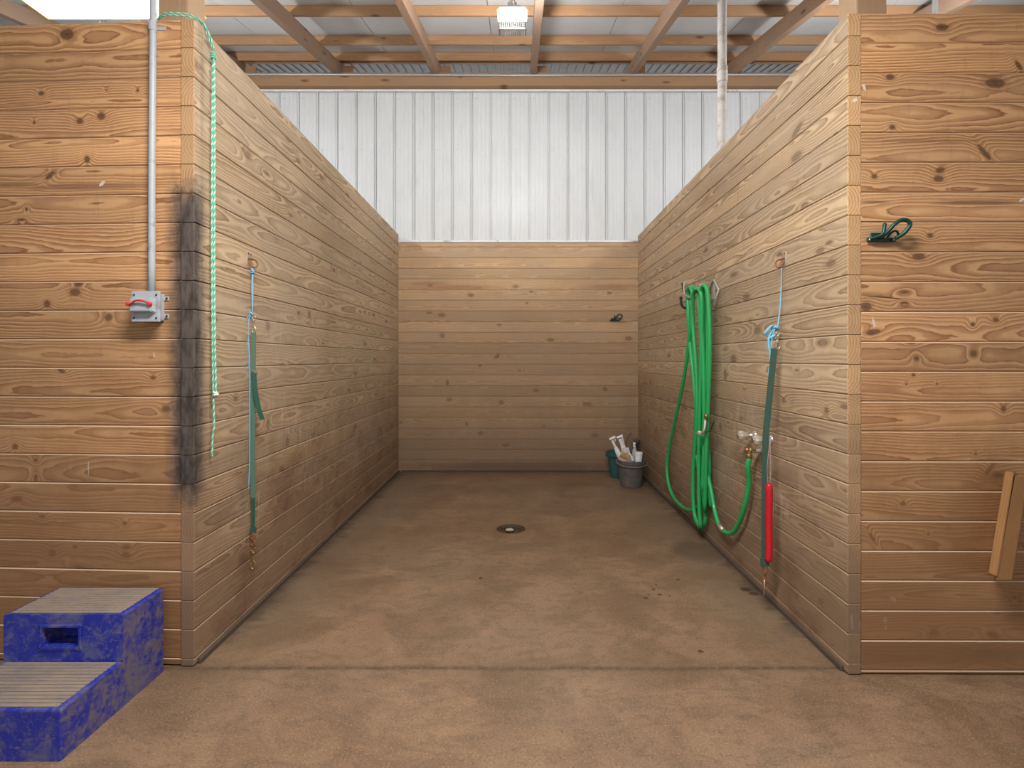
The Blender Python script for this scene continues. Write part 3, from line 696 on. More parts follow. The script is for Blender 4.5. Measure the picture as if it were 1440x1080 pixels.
sc_ = m.noise(m.xyz(m.math('MULTIPLY', X, 2.), Y, Z), 60., 5, .8, 1.)
c = m.mix(m.math('MULTIPLY', m.rng(sc_, .62, .68), .5), c, (.33, .26, .17))
m.put(m.b.inputs['Base Color'], c); m.b.inputs['Roughness'].default_value = .5; m.bump(n2, .2, .002); m_blue = m.m
m = NT('muddy_blue_tread'); P = m.pos(); X, Y, Z = m.sep(P); nn = m.noise(m.xyz(X, m.math('MULTIPLY', Y, 3.), Z), 6., 6, .7); n2 = m.noise(m.xyz(X, m.math('MULTIPLY', Y, 6.), Z), 30., 5, .75)
c = m.mix(m.rng(nn, .35, .7), (.30, .23, .17), (.22, .185, .165)); c = m.mix(m.math('MULTIPLY', m.rng(n2, .52, .68), .5), c, (.08, .085, .19)); c = m.mix(m.math('MULTIPLY', m.rng(n2, .42, .3), .5), c, (.36, .29, .22))
m.put(m.b.inputs['Base Color'], c); m.b.inputs['Roughness'].default_value = .8; m.bump(n2, .3, .003); m_tread = m.m
BX0, BX1 = -2.09, -1.606; BYb, BYm, BYf = 2.318, 2.075, 1.793; H1, H2 = .374, .183
r0 = empty('mounting_block', ((BX0+BX1)/2, (BYb+BYf)/2, 0), 'scuffed royal blue two step plastic mounting block beside the left wall', 'mounting block')
ox, oy = (BX0+BX1)/2, (BYb+BYf)/2; wx = (BX1-BX0)/2; b_, m__, f_ = BYb-oy, BYm-oy, BYf-oy
# body as an L profile extruded, with a recessed hand hold in the riser
bm = bmesh.new()
def vv(x, y, z): return bm.verts.new((x, y, z))
def grid_face(y, xs_, zs_, hole):
    V = [[vv(x, y, z) for z in zs_] for x in xs_]
    for i in range(len(xs_)-1):
        for j in range(len(zs_)-1):
            if (i, j) == hole: continue
            bm.faces.new((V[i][j], V[i+1][j], V[i+1][j+1], V[i][j+1]))
    return V
hx0, hx1 = (60-VX)*BYm/FPX-ox, (110-VX)*BYm/FPX-ox; hz0, hz1 = CAMZ-(909-VY)*BYm/FPX, CAMZ-(883-VY)*BYm/FPX
V = grid_face(m__, [-wx, hx0, hx1, wx], [H2, hz0, hz1, H1], (1, 1))
q0 = [V[1][1], V[2][1], V[2][2], V[1][2]]; dpt = .085
q1 = [vv(v.co.x, v.co.y+dpt, v.co.z) for v in q0]
for k in range(4): bm.faces.new((q0[k], q0[(k+1) % 4], q1[(k+1) % 4], q1[k]))
bm.faces.new(q1)
for s in (-1, 1):
    x = s*wx; bm.faces.new([vv(x, b_, 0), vv(x, b_, H1), vv(x, m__, H1), vv(x, m__, H2), vv(x, f_, H2), vv(x, f_, 0)])
bm.faces.new([vv(-wx, f_, 0), vv(wx, f_, 0), vv(wx, f_, H2), vv(-wx, f_, H2)])
bm.faces.new([vv(-wx, b_, 0), vv(wx, b_, 0), vv(wx, b_, H1), vv(-wx, b_, H1)])
bm.faces.new([vv(-wx, m__, H1), vv(wx, m__, H1), vv(wx, b_, H1), vv(-wx, b_, H1)])
bm.faces.new([vv(-wx, f_, H2), vv(wx, f_, H2), vv(wx, m__, H2), vv(-wx, m__, H2)])
bmesh.ops.remove_doubles(bm, verts=bm.verts[:], dist=.0005); fixn(bm)
es = [e for e in bm.edges if len(e.link_faces) == 2 and e.calc_face_angle(0) > .5 and not (e.verts[0].co.y > m__+.01 and e.verts[0].co.y < b_-.01)]
bmesh.ops.bevel(bm, geom=es, offset=.009, segments=3, affect='EDGES', profile=.5, clamp_overlap=True)
link('body', fixn(bm), m_blue, r0)
# raised collar around the hand hold
bm = bmesh.new(); cx_, cz_ = (hx0+hx1)/2, (hz0+hz1)/2; cw, ch = (hx1-hx0)/2+.008, (hz1-hz0)/2+.008
for s in (-1, 1): box(bm, (cx_, m__-.001, cz_+s*ch), (2*cw+.016, .008, .012), .002); box(bm, (cx_+s*cw, m__-.001, cz_), (.012, .008, 2*ch), .002)
link('handle_collar', bm, m_blue, r0)
for (ya, yb_, zt, nrib) in ((m__, b_, H1, 11), (f_, m__, H2, 13)):
    bm = bmesh.new()
    for k in range(nrib):
        y = ya+.020+(yb_-ya-.036)*k/(nrib-1); box(bm, (0, y, zt+.0018), (2*wx-.040, .0165, .0056), .0018)
    link('ribbed_tread', bm, m_tread, r0)['label'] = 'mud-caked ribbed tread'

# ------------------------------------------------------------------ conduit and switch box on the front left wall
m_elec = simple('grey_electrical_plastic', (.40, .43, .47), .45, var=.08, dirt=(.28, .26, .25), dirt_amt=.3, dscale=14)
m_red = simple('red_plastic_lever', (.62, .03, .02), .35, var=.1)
m_black = simple('black_gap', (.02, .02, .02), .6)
wd = 2.362
cb = at(213.5, 433, wd)
bm = bmesh.new(); cx0 = (213.5-VX)*(wd-.02)/FPX
tube(bm, [(cx0, wd-.020, 1.695), (cx0+.001, wd-.020, 2.3), (cx0+.006, wd-.020, 2.97), (cx0+.006, wd-.022, 3.85)], .0145, 14, 4)
r0 = empty('electrical_conduit', (cx0, wd-.02, 1.7), 'straight grey conduit running up the left front wall from the switch box', 'conduit')
o = link('pipe', bm, m_elec, smooth=True); o.parent = r0; o.matrix_parent_inverse = Matrix.Translation(-r0.location)
for zz in (2.98,):
    bm = bmesh.new(); lathe(bm, [(.0175, -.02), (.0175, .02)], seg=14); box(bm, (.03, .012, 0), (.045, .004, .016), .001)
    o = link('clamp', fixn(bm), m_elec, r0); o.location = (0.004, 0, zz-1.7-.05)
bc = Vector(((207-VX)*(wd)/FPX, wd, CAMZ-(433-VY)*wd/FPX))
r0 = empty('switch_box', (bc.x, wd, bc.z-.07), 'grey switch box with red lever at the foot of the conduit', 'switch')
bm = bmesh.new(); box(bm, (.030, -.030, .070), (.112, .050, .122), .006, seg=2); link('box', bm, m_elec, r0)
for zz in (.03, .112):
    for xx in (.095, -.036): bm = bmesh.new(); box(bm, (xx, -.009, zz), (.022, .006, .020), .002); link('mounting_tab', bm, m_elec, r0)
bm = bmesh.new(); box(bm, (.040, -.061, .070), (.126, .012, .138), .004, seg=2); link('cover', bm, m_elec, r0)
bm = bmesh.new(); taper_box(bm, 0, .028, .108, .070, .096, .058, .004); M = Matrix.Rotation(R(90), 3, 'X')
for v in bm.verts: v.co = M @ v.co + Vector((.036, -.066, .074))
hs = link('toggle_housing', fixn(bm), m_elec, r0)
bm = bmesh.new(); tube(bm, [(-.012, -.099, .078), (.004, -.101, .080), (.021, -.105, .090), (.041, -.106, .093), (.064, -.105, .088), (.082, -.101, .079)], .0042, 8, 4)
lathe(bm, [(.009, 0), (.009, .010), (.006, .012)], (0, -1, 0), (.082, -.093, .078), 12); lathe(bm, [(.009, 0), (.009, .010), (.006, .012)], (0, -1, 0), (-.014, -.093, .078), 12)
lv = link('lever', fixn(bm), m_red, hs); lv['label'] = 'red toggle lever'
for xx, zz in ((-.010, .122), (.090, .122), (-.010, .018), (.090, .018)): bm = bmesh.new(); lathe(bm, [(.004, 0), (.004, .003), (.001, .004)], (0, -1, 0), (xx, -.067, zz), 8); link('screw', fixn(bm), m_black, r0)
for zz in (.03, .112): bm = bmesh.new(); lathe(bm, [(.005, 0), (.005, .003)], (0, -1, 0), (.099, -.012, zz), 8); link('screw', fixn(bm), m_black, r0)

# ------------------------------------------------------------------ green rope over the corner
m_rg = simple('green_rope_fibre', (.13, .50, .33), .8, var=.25, scale=200); m_rw = simple('white_rope_fibre', (.66, .74, .66), .8, var=.15, scale=200)
dR = 2.44
top = [(-1.70, 2.40, 2.990), (-1.64, 2.362, 2.994), (-1.58, 2.36, 2.995), (-1.53, 2.375, 2.998), (-1.49, 2.40, 2.985), (-1.468, 2.425, 2.93), (-1.460, 2.44, 2.885)]
a_ = at(300, 80, dR); e1 = at(304, 552, dR); e2 = at(300, 552, dR)
r0 = empty('green_rope', tuple(a_), 'green and white rope looped over the left corner, hanging down', 'rope')
def ropepart(pts, rad, pitch, sr, pref, n=8):
    st = rope_strands(pts, rad*.58, pitch, 3, n)
    bg_, bw_ = bmesh.new(), bmesh.new()
    tube(bg_, st[0], sr*.6, 6, 1); tube(bg_, st[1], sr*.6, 6, 1); tube(bw_, st[2], sr*.57, 6, 1)
    for nm, b, mm in ((pref, bg_, m_rg), ('pale_strand', bw_, m_rw)):
        o = link(nm, b, mm, None, True)
        if nm == 'pale_strand': o.parent = par
        else: o.parent = r0; par = o; o.matrix_parent_inverse = Matrix.Translation(-r0.location)
    return o
ropepart(top, .0035, .028, .0036, 'loop')
ropepart([(x, y, z+.010) if i < 4 else (x+.010, y-.006, z) for i, (x, y, z) in enumerate(top)], .0032, .03, .0034, 'loop')
A1 = a_+Vector((.005, 0, 0)); 
ropepart([A1+Vector((-.002, 0, 0)), at(301.6, 200, dR), at(301.2, 380, dR+.003), at(302, 480, dR), e1+Vector((-.002, 0, 0))], .0048, .034, .0050, 'hanging_cord')
ropepart([a_+Vector((-.004, .004, 0)), at(298.4, 200, dR), at(298, 380, dR), at(299, 500, dR), at(300, 560, dR), at(301, 598, dR), at(299, 612, dR), at(298, 642, dR)], .0042, .034, .0044, 'hanging_cord')
bm = bmesh.new()
for k in range(3): torus(bm, a_+Vector((0, -.001, .012-.010*k)), .009, .0045, (.2-.2*k, .3, 1), 14, 7)
o = link('knot', bm, m_rg, None, True); o.parent = r0; o.matrix_parent_inverse = Matrix.Translation(-r0.location)
bm = bmesh.new(); k_ = at(303.5, 553, dR)
torus(bm, k_, .009, .006, (.3, .2, 1), 14, 7); torus(bm, k_+Vector((.001, -.002, -.010)), .008, .006, (-.3, .4, 1), 14, 7)
o = link('knot', bm, m_rw, None, True); o.parent = r0; o.matrix_parent_inverse = Matrix.Translation(-r0.location); o['label'] = 'pale end knot'

# ------------------------------------------------------------------ tie rings, twine, straps
m_rust = simple('rusty_iron', (.30, .12, .06), .7, .5, var=.4, scale=60, dirt=(.45, .16, .07), dirt_amt=.7, dscale=40)
m_zinc = simple('dull_zinc', (.50, .47, .43), .42, .7, var=.25, scale=50)
m_nick = simple('nickel_snap', (.62, .58, .50), .3, .9, var=.15)
m_brass = simple('tarnished_brass', (.42, .27, .12), .4, .85, var=.35, scale=70)
m_twine = simple('blue_baler_twine', (.22, .46, .68), .6, var=.25, scale=150); m_twine2 = simple('sky_blue_baler_twine', (.20, .56, .74), .6, var=.25, scale=150)
m_strapL = simple('faded_green_webbing', (.085, .17, .125), .85, var=.3, scale=120); m_strapR = simple('dark_green_webbing', (.045, .105, .080), .85, var=.25, scale=120)
m_strapG = simple('green_webbing_tail', (.02, .085, .055), .85, var=.2, scale=120)
def place(r0, name, bm, mat, smooth=True, parent=None, label=None):
    o = link(name, bm, mat, None, smooth); p = parent or r0; o.parent = p
    if p is r0: o.matrix_parent_inverse = Matrix.Translation(-r0.location)
    if label: o['label'] = label
    return o
def tie_ring(c, nx, lab):     # c: on the wall; nx = +1 if the wall faces +x
    r0 = empty('tie_ring', tuple(c), lab, 'tie ring')
    bm = bmesh.new(); box(bm, c+Vector((nx*.003, 0, .014)), (.005, .048, .062), .002); place(r0, 'plate', bm, m_zinc, False)
    bm = bmesh.new(); tube(bm, [c+Vector((nx*.002, -.012, .008)), c+Vector((nx*.022, -.012, .006)), c+Vector((nx*.030, 0, .004)), c+Vector((nx*.022, .012, .006)), c+Vector((nx*.002, .012, .008))], .0042, 8, 4)
    place(r0, 'staple', fixn(bm), m_rust)
    bm = bmesh.new(); torus(bm, c+Vector((nx*.028, 0, -.018)), .022, .0045, (nx*.8, -.6, .1), 20, 8); place(r0, 'ring', bm, m_rust)
    for s in (-1, 1):
        bm = bmesh.new(); lathe(bm, [(.005, 0), (.004, .004)], (nx, 0, 0), c+Vector((nx*.005, s*.014, .036)), 8)
        place(r0, 'screw', fixn(bm), m_rust)
def snap(r0, top_, length, mat, face=Vector((0, 1, 0)), parent=None, name='snap_hook'):
    """bolt snap hanging from top_ : swivel eye, stem, hook and thumb trigger"""
    L = length; s = L/.11; X_ = Vector((1, 0, 0)); Zd = Vector((0, 0, -1)); bm = bmesh.new()
    torus(bm, top_+Zd*.011*s, .011*s, .0030*s, face, 18, 7)
    lathe(bm, [(.0045*s, .022*s), (.0065*s, .026*s), (.0065*s, .034*s), (.0045*s, .037*s), (.0045*s, .066*s), (.006*s, .070*s)], Zd, top_, 12)
    tube(bm, [top_+Zd*.064*s, top_+Zd*.078*s+X_*.010*s, top_+Zd*.094*s+X_*.012*s, top_+Zd*.108*s, top_+Zd*.096*s-X_*.012*s, top_+Zd*.080*s-X_*.010*s], .0032*s, 8, 5)
    tube(bm, [top_+Zd*.052*s-X_*.004*s, top_+Zd*.066*s-X_*.009*s, top_+Zd*.082*s-X_*.010*s], .0024*s, 6, 3)
    lathe(bm, [(.003*s, 0), (.004*s, .006*s)], -X_, top_+Zd*.050*s-X_*.003*s, 8)
    return place(r0, name, fixn(bm), mat, True, parent)

# left set
cL = onleft(349.5, 366, .001); tie_ring(cL, 1, 'zinc plate with rusty tie ring on the left partition')
dL = cL.y
r0 = empty('baler_twine', tuple(at(352, 380, dL)), 'pale blue twine hanging from the left partition tie ring', 'twine')
def strands(r0, base, mat, n, spread, rad=.0016, seed=1):
    rr = random.Random(seed)
    for k in range(n):
        a = rr.uniform(0, 6.28); pts = []
        for i, p in enumerate(base):
            t = i/(len(base)-1); q = spread*(.35+.65*math.sin(math.pi*min(1, t*1.4)))
            pts.append(p+Vector((math.cos(a+t*3), math.sin(a+t*3), 0))*q*rr.uniform(.5, 1.1))
        bm = bmesh.new(); tube(bm, pts, rad, 6, 5); place(r0, 'strand', bm, mat)
dt = dL-.004; ofs = Vector((.012, 0, 0))
strands(r0, [at(352, 377, dt)+ofs, at(353, 405, dt)+ofs*.6, at(354, 442, dt)+ofs*.3], m_twine, 4, .004, .0024, 2)
strands(r0, [at(354, 440, dt), at(346, 452, dt-.01), at(347, 480, dt-.01), at(349, 528, dt)], m_twine, 5, .010, .0026, 3)
strands(r0, [at(354, 440, dt), at(349, 460, dt), at(351, 520, dt), at(351, 600, dt), at(351, 660, dt), at(348, 700, dt), at(346, 718, dt)], m_twine, 2, .003, .0027, 4)
bm = bmesh.new(); torus(bm, at(352, 381, dt)+ofs, .008, .005, (.2, .3, 1), 14, 7); torus(bm, at(352, 384, dt)+ofs, .009, .004, (-.3, .2, 1), 14, 7); place(r0, 'knot', bm, m_twine)
bm = bmesh.new(); torus(bm, at(354, 441, dt), .008, .005, (.5, .2, 1), 14, 7); place(r0, 'knot', bm, m_twine)
r0 = empty('cross_tie_strap', tuple(at(357, 465, dt)), 'faded green webbing strap hanging on the left partition, snap at each end', 'strap')
sc_d = dt-.006
st = [at(356.5, 466, sc_d), at(356, 560, sc_d), at(355.5, 640, sc_d), at(356, 700, sc_d)]
bm = bmesh.new(); ribbon(bm, st, .025, .003, (1, .15, 0)); place(r0, 'webbing', bm, m_strapL, False)
bm = bmesh.new(); ribbon(bm, [at(356, 700, sc_d), at(356, 742, sc_d)], .019, .004, (1, .15, 0), n=2); ribbon(bm, [at(356, 742, sc_d-.002), at(356, 749, sc_d-.002)], .030, .012, (1, .15, 0), n=2)
place(r0, 'lower_webbing', bm, m_strapG, False, label='darker green lower end')
bm = bmesh.new(); ribbon(bm, [at(357, 522, sc_d-.005), at(359, 548, sc_d-.012), at(364, 575, sc_d-.015), at(369, 590, sc_d-.010)], .024, .003, (1, .3, 0)); place(r0, 'loose_tail', bm, m_strapG, False, label='darker green loose tail')
bm = bmesh.new(); box(bm, at(358, 523, sc_d-.004), (.038, .006, .018), .002); place(r0, 'slide_buckle', bm, m_nick, False)
snap(r0, at(357, 444, sc_d), .095, m_nick)
bm = bmesh.new(); torus(bm, at(356, 755, sc_d), .012, .0035, (0, 1, 0), 18, 7); torus(bm, at(356, 764, sc_d), .016, .004, (.4, 1, 0), 18, 7); place(r0, 'link_ring', bm, m_rust)
snap(r0, at(356, 769, sc_d), .125, m_brass)

# right set
cR = onright(1103, 366, .001); tie_ring(cR, -1, 'zinc plate with tie ring on the right partition near its front end')
dq = cR.y-.004
r0 = empty('baler_twine', tuple(at(1101, 378, dq)), 'bright sky blue knotted twine hanging from the right partition tie ring', 'twine')
o_ = Vector((-.012, 0, 0))
strands(r0, [at(1102, 377, dq)+o_, at(1098, 410, dq), at(1096, 440, dq), at(1093, 464, dq)], m_twine2, 4, .003, .0024, 5)
strands(r0, [at(1094, 460, dq-.005), at(1085, 458, dq-.02), at(1076, 468, dq-.02), at(1079, 470, dq-.012), at(1088, 462, dq-.01)], m_twine2, 6, .008, .0030, 6)
strands(r0, [at(1091, 460, dq-.012), at(1084, 475, dq-.018), at(1084, 500, dq-.014), at(1086, 524, dq-.010)], m_twine2, 8, .012, .0030, 7)
strands(r0, [at(1086, 500, dq-.014), at(1081, 524, dq-.014), at(1082, 530, dq-.014), at(1086, 524, dq-.014)], m_twine2, 2, .004, .0024, 8)
bm = bmesh.new(); torus(bm, at(1090, 462, dq-.01), .015, .008, (.3, .6, 1), 14, 7); torus(bm, at(1086, 474, dq-.014), .013, .008, (-.5, .4, 1), 14, 7); place(r0, 'knot', bm, m_twine2)
ds = dq-.030
r0 = empty('cross_tie_strap', tuple(at(1089, 492, ds)), 'dark green webbing strap draped past the taps on the right partition', 'strap')
bm = bmesh.new(); ribbon(bm, [at(1089, 490, ds), at(1085, 530, ds), at(1080, 580, ds), at(1076.5, 620, ds-.006), at(1075.5, 680, ds-.004), at(1075, 790, ds)], .037, .003, (1, .1, 0)); place(r0, 'webbing', bm, m_strapR, False)
bm = bmesh.new(); ribbon(bm, [at(1075, 785, ds-.001), at(1075.5, 796, ds-.001)], .044, .010, (1, .1, 0), n=2); place(r0, 'stitched_end', bm, m_strapR, False)
snap(r0, at(1094, 466, ds), .100, m_nick)
snap(r0, at(1076, 796, ds), .135, m_rust)
bm = bmesh.new(); tube(bm, [at(1075, 815, ds), at(1074.5, 838, ds)], .004, 8, 2); place(r0, 'trigger_rod', bm, m_zinc)

# ------------------------------------------------------------------ taps
m_chr = simple('spotted_chrome', (.62, .58, .52), .22, .9, var=.25, scale=60); m_acr = NT('cloudy_acrylic'); m_acr.b.inputs['Base Color'].default_value = (.62, .54, .46, 1); m_acr.b.inputs['Roughness'].default_value = .25; m_acr.b.inputs['Transmission Weight'].default_value = .35; m_acr = m_acr.m
def tap(c, lab):
    r0 = empty('tap_handle', tuple(c), lab, 'tap')
    ax_ = Vector((-1, -.05, 0))
    bm = bmesh.new(); lathe(bm, [(.034, 0), (.034, .003), (.026, .012), (.016, .020), (.013, .022), (.012, .045)], ax_, c, 24); place(r0, 'flange', fixn(bm), m_chr)
    bm = bmesh.new(); lathe(bm, [(.014, .040), (.022, .048), (.024, .066), (.029, .076), (.030, .092), (.024, .102), (.010, .104)], ax_, c, 32, flute=.07, fl_n=8); place(r0, 'knob', fixn(bm), m_acr)
    bm = bmesh.new(); lathe(bm, [(.012, .1035), (.012, .107), (.004, .108)], ax_, c, 16); place(r0, 'cap', fixn(bm), m_chr)
    return r0
tN = onright(1084, 619, .001); tF = onright(1061, 612.5, .001)
tap(tN, 'chrome and acrylic tap handle nearest the front, behind the dark green strap'); tap(tF, 'chrome and acrylic tap handle farther in, left of the strap')
sp = onright(1071.5, 634, .001)
r0 = empty('hose_spigot', tuple(sp), 'chrome spigot below the two tap handles feeding the green hose', 'spigot')
bm = bmesh.new(); lathe(bm, [(.030, 0), (.030, .003), (.018, .012), (.0125, .014), (.0125, .065)], (-1, 0, 0), sp, 20); place(r0, 'flange', fixn(bm), m_chr)
hx = sp+Vector((-.070, 0, 0))
bm = bmesh.new(); tube(bm, [sp+Vector((-.045, 0, .002)), sp+Vector((-.066, 0, .006)), sp+Vector((-.076, 0, -.002)), sp+Vector((-.078, 0, -.022))], .014, 12, 4)
lathe(bm, [(.012, 0), (.014, .004), (.014, .020), (.008, .024)], (-1, 0, .15), sp+Vector((-.078, 0, .003)), 14); place(r0, 'elbow', fixn(bm), m_brass)
bm = bmesh.new(); lathe(bm, [(.018, 0), (.019, .004), (.019, .024), (.016, .028)], (0, 0, -1), sp+Vector((-.078, 0, -.018)), 18, flute=.04, fl_n=9); place(r0, 'swivel_nut', fixn(bm), m_brass)

# red sleeve on thin cords
m_reds = simple('glossy_red_vinyl', (.56, .012, .025), .28, var=.15, scale=8); m_cord = simple('thin_pink_cord', (.50, .33, .30), .7, var=.2)
r0 = empty('red_sleeve', tuple(at(1081, 680, ds+.02)), 'long red vinyl sleeve hanging beside the dark green strap', 'sleeve')
dv = ds-.010
bm = bmesh.new(); path = [at(1081.5, 680, dv), at(1081.5, 700, dv), at(1081, 735, dv), at(1081.5, 770, dv), at(1080.5, 789, dv)]
tube(bm, path, lambda t: .0195*(1-.25*(1-min(1, t*12)))*(1-.12*max(0, t-.9)*10), 14, 6); place(r0, 'sleeve', bm, m_reds)
bm = bmesh.new(); tube(bm, [at(1079.5, 682, dv), at(1079, 655, dv), at(1082, 625, dv), at(1083, 614, dv+.03)], .0016, 6, 4); place(r0, 'cord', bm, m_cord)
bm = bmesh.new(); tube(bm, [at(1083, 682, dv), at(1084, 655, dv), at(1083, 630, dv), at(1084, 616, dv+.03)], .0016, 6, 4); place(r0, 'cord', bm, m_cord)

# ------------------------------------------------------------------ hose hooks and hose
m_iron = simple('black_iron', (.05, .048, .045), .55, .5, var=.3)
m_alu = simple('pale_coated_hook', (.50, .45, .40), .5, .4, var=.2)
hk = onright(962, 424, 0)
r0 = empty('iron_hook_rack', tuple(hk), 'black iron double hook rack under the hose loops', 'hook')
def wpt(px, py, off): return onright(px, py, off)
bm = bmesh.new(); box(bm, wpt(966, 420, .006), (.010, .05, .15), .002); place(r0, 'plate', bm, m_iron, False)
for (p0, lift) in (((972, 431), .07), ((975, 410), .06)):
    c0 = wpt(*p0, .008)
    bm = bmesh.new(); tube(bm, [c0, c0+Vector((-.035, 0, -.014)), c0+Vector((-.065, 0, -.008)), c0+Vector((-.085, .0, .025)), c0+Vector((-.088, 0, lift))], .010, 10, 5)
    lathe(bm, [(.012, 0), (.015, .008), (.008, .02)], (0, 0, 1), c0+Vector((-.088, 0, lift-.005)), 10); place(r0, 'hook', fixn(bm), m_iron)
c0 = wpt(984, 424, .008)
r1 = empty('storage_hook', tuple(wpt(1003, 410, 0)), 'pale angular wire hook on the right partition holding the hose', 'hook')
def pt(px, py, off): return wpt(px, py, 0)+Vector((-off, 0, 0))
for dyy in (0.,):
    b0 = wpt(1003, 425, .006)
    bm = bmesh.new(); tube(bm, [b0+Vector((0, 0, -.0)), b0+Vector((-.10, 0, -.0))], .0075, 10, 1)
    # out from the wall, bent up, then a slanted nose coming back to the plate
    tube(bm, [at(998, 425, 3.86), at(1006, 421, 3.74), at(1011, 407, 3.75), at(1004, 394, 3.83), at(1001, 396, 3.86), at(997, 412, 3.92)], .0085, 10, 1)
    place(r1, 'hook', bm, m_alu)
    bm = bmesh.new(); box(bm, b0+Vector((.001, .0, .05)), (.010, .045, .22), .002); place(r1, 'plate', bm, m_alu, False)
    bm = bmesh.new(); q = wpt(985, 415, .006); box(bm, q+Vector((0, 0, .02)), (.010, .045, .15), .002)
    tube(bm, [q+Vector((0, 0, -.02)), q+Vector((-.08, -.02, -.02)), q+Vector((-.13, -.02, .0)), q+Vector((-.14, -.02, .08)), q+Vector((-.12, -.02, .10))], .009, 10, 5)
    place(r1, 'front_hook', bm, m_alu)

m_hose = simple('green_garden_hose', (.022, .40, .115), .42, var=.12, scale=12, coat=.15)
r0 = empty('garden_hose', tuple(wpt(985, 420, .05)), 'bright green garden hose hung in long loops on the right partition', 'hose')
HR = .0155
def hp(px, py, off):           # off from the wall; same picture place
    return onright(px, py, off)
turns = [
 # each a full loop: up one side, over the hook, down the other side
 [(987,742,.05),(978,730,.06),(974,690,.05),(976,640,.05),(979,560,.06),(975,480,.07),(971,430,.08),(969,411,.09),(975,404,.10),(981,411,.10),(984,440,.09),(988,520,.08),(989,600,.07),(988,680,.06),(992,728,.05),(987,743,.04)],
 [(984,742,.07),(976,718,.08),(975,660,.08),(980,590,.09),(979,520,.09),(974,450,.10),(975,414,.12),(981,406,.13),(986,414,.13),(987,450,.12),(985,540,.11),(983,620,.10),(983,700,.09),(985,742,.08)],
 [(992,690,.04),(997,660,.05),(994,600,.06),(992,500,.07),(990,430,.08),(988,412,.09),(990,406,.10),(994,411,.10),(996,440,.09),(995,520,.08),(993,600,.07),(996,650,.05),(998,690,.04),(1000,712,.03)],
 [(990,716,.03),(984,640,.06),(978,560,.08),(970,480,.09),(968,440,.10),(967,412,.10),(971,404,.11),(974,420,.11),(970,470,.10),(962,530,.08),(952,580,.06),(941,630,.04),(938,665,.04),(945,695,.04),(960,713,.04),(974,717,.05),(984,708,.06),(986,690,.07),(980,640,.08)],
 [(988,690,.09),(990,640,.09),(990,560,.10),(988,470,.11),(986,420,.12),(988,403,.13),(993,404,.13),(996,420,.12),(998,480,.11),(996,560,.10),(993,640,.09),(991,720,.07)],
]
for t in turns:
    bm = bmesh.new(); tube(bm, [hp(*q) for q in t], HR, 12, 6); place(r0, 'loop', bm, m_hose)
bm = bmesh.new(); s0 = sp+Vector((-.078, 0, -.045))
tube(bm, [s0, s0+Vector((-.002, .01, -.06)), hp(1053, 680, .06), hp(1047, 712, .06), hp(1038, 738, .05), hp(1027, 750, .05), hp(1014, 743, .05), hp(1006, 722, .05), hp(1000, 690, .05), hp(993, 655, .06), hp(989, 610, .08)], HR, 12, 6)
place(r0, 'feed', bm, m_hose)
bm = bmesh.new(); q = hp(1017, 746, .05); q2 = hp(1010, 737, .05); d_ = (q2-q)
tube(bm, [q, q2], HR+.0025, 14, 1); place(r0, 'splice_clamp', fixn(bm), m_zinc)
# spray nozzle clipped among the loops
r2 = empty('spray_nozzle', tuple(hp(988, 600, .12)), 'grey pistol spray nozzle tucked into the hose loops', 'nozzle')
b0 = hp(990, 604, .13)
bm = bmesh.new(); tube(bm, [hp(992, 590, .12), hp(991, 600, .13), hp(989, 607, .14), hp(984, 610, .15)], .012, 12, 4); lathe(bm, [(.016, 0), (.016, .03), (.020, .034), (.020, .05), (.010, .052)], (-.6, -.8, -.05), hp(986, 608, .14), 16); place(r2, 'barrel', fixn(bm), m_zinc)
bm = bmesh.new(); lathe(bm, [(.015, 0), (.015, .02), (.012, .03)], (0, 0, 1), hp(993, 588, .12), 14, flute=.04, fl_n=8); place(r2, 'coupling', fixn(bm), m_brass)
bm = bmesh.new(); tube(bm, [hp(990, 608, .12), hp(998, 606, .11), hp(1002, 598, .10), hp(1004, 593, .10)], .0035, 8, 4); place(r2, 'trigger', bm, m_iron)

# ------------------------------------------------------------------ folding bridle brackets
m_grn = simple('dark_green_coated_steel', (.010, .055, .045), .4, .3, var=.2)
def bracket(base, s, lab, mirror=1):
    """flat foot plate, bent arm and a slanted D-shaped loop"""
    r0 = empty('bridle_bracket', tuple(base), lab, 'bracket')
    V = lambda x, z, y=0: base+Vector((x*s*mirror, -abs(y)*s-.003, z*s))
    bm = bmesh.new(); box(bm, V(.065, .004, .004), (.130*s, .006, .018*s), .002*s); box(bm, V(.045, .020, .004), (.055*s, .006, .03*s), .002*s); place(r0, 'foot_plate', bm, m_grn, False)
    bm = bmesh.new(); tube(bm, [V(.012, .008, .012), V(.03, .012, .02), V(.052, .022, .03), V(.060, .045, .03), V(.066, .070, .026)], .0075*s, 10, 4)
    place(r0, 'arm', bm, m_grn)
    bm = bmesh.new(); tube(bm, [V(.055, .012, .02), V(.072, .035, .04), V(.092, .062, .05), V(.118, .078, .055), V(.142, .076, .055), V(.155, .060, .055), V(.148, .040, .05), V(.134, .020, .04), V(.116, .006, .02)], .0085*s, 10, 5)
    place(r0, 'loop', bm, m_grn)
    bm = bmesh.new(); tube(bm, [V(.080, .010, .02), V(.088, .026, .03), V(.104, .036, .035), V(.120, .030, .03), V(.128, .016, .02)], .005*s, 8, 4); place(r0, 'brace', bm, m_grn)
    for x in (.012, .118):
        bm = bmesh.new(); lathe(bm, [(.006*s, 0), (.005*s, .003)], (0, -1, 0), V(x, .004, .008), 8); place(r0, 'screw', fixn(bm), m_zinc)
bracket(at(1217, 339, 2.281), 1.0, 'dark green folding bridle bracket on the right front wall')
bracket(at(857, 451, 6.395), .95, 'small dark bridle bracket on the back planks, upper right')

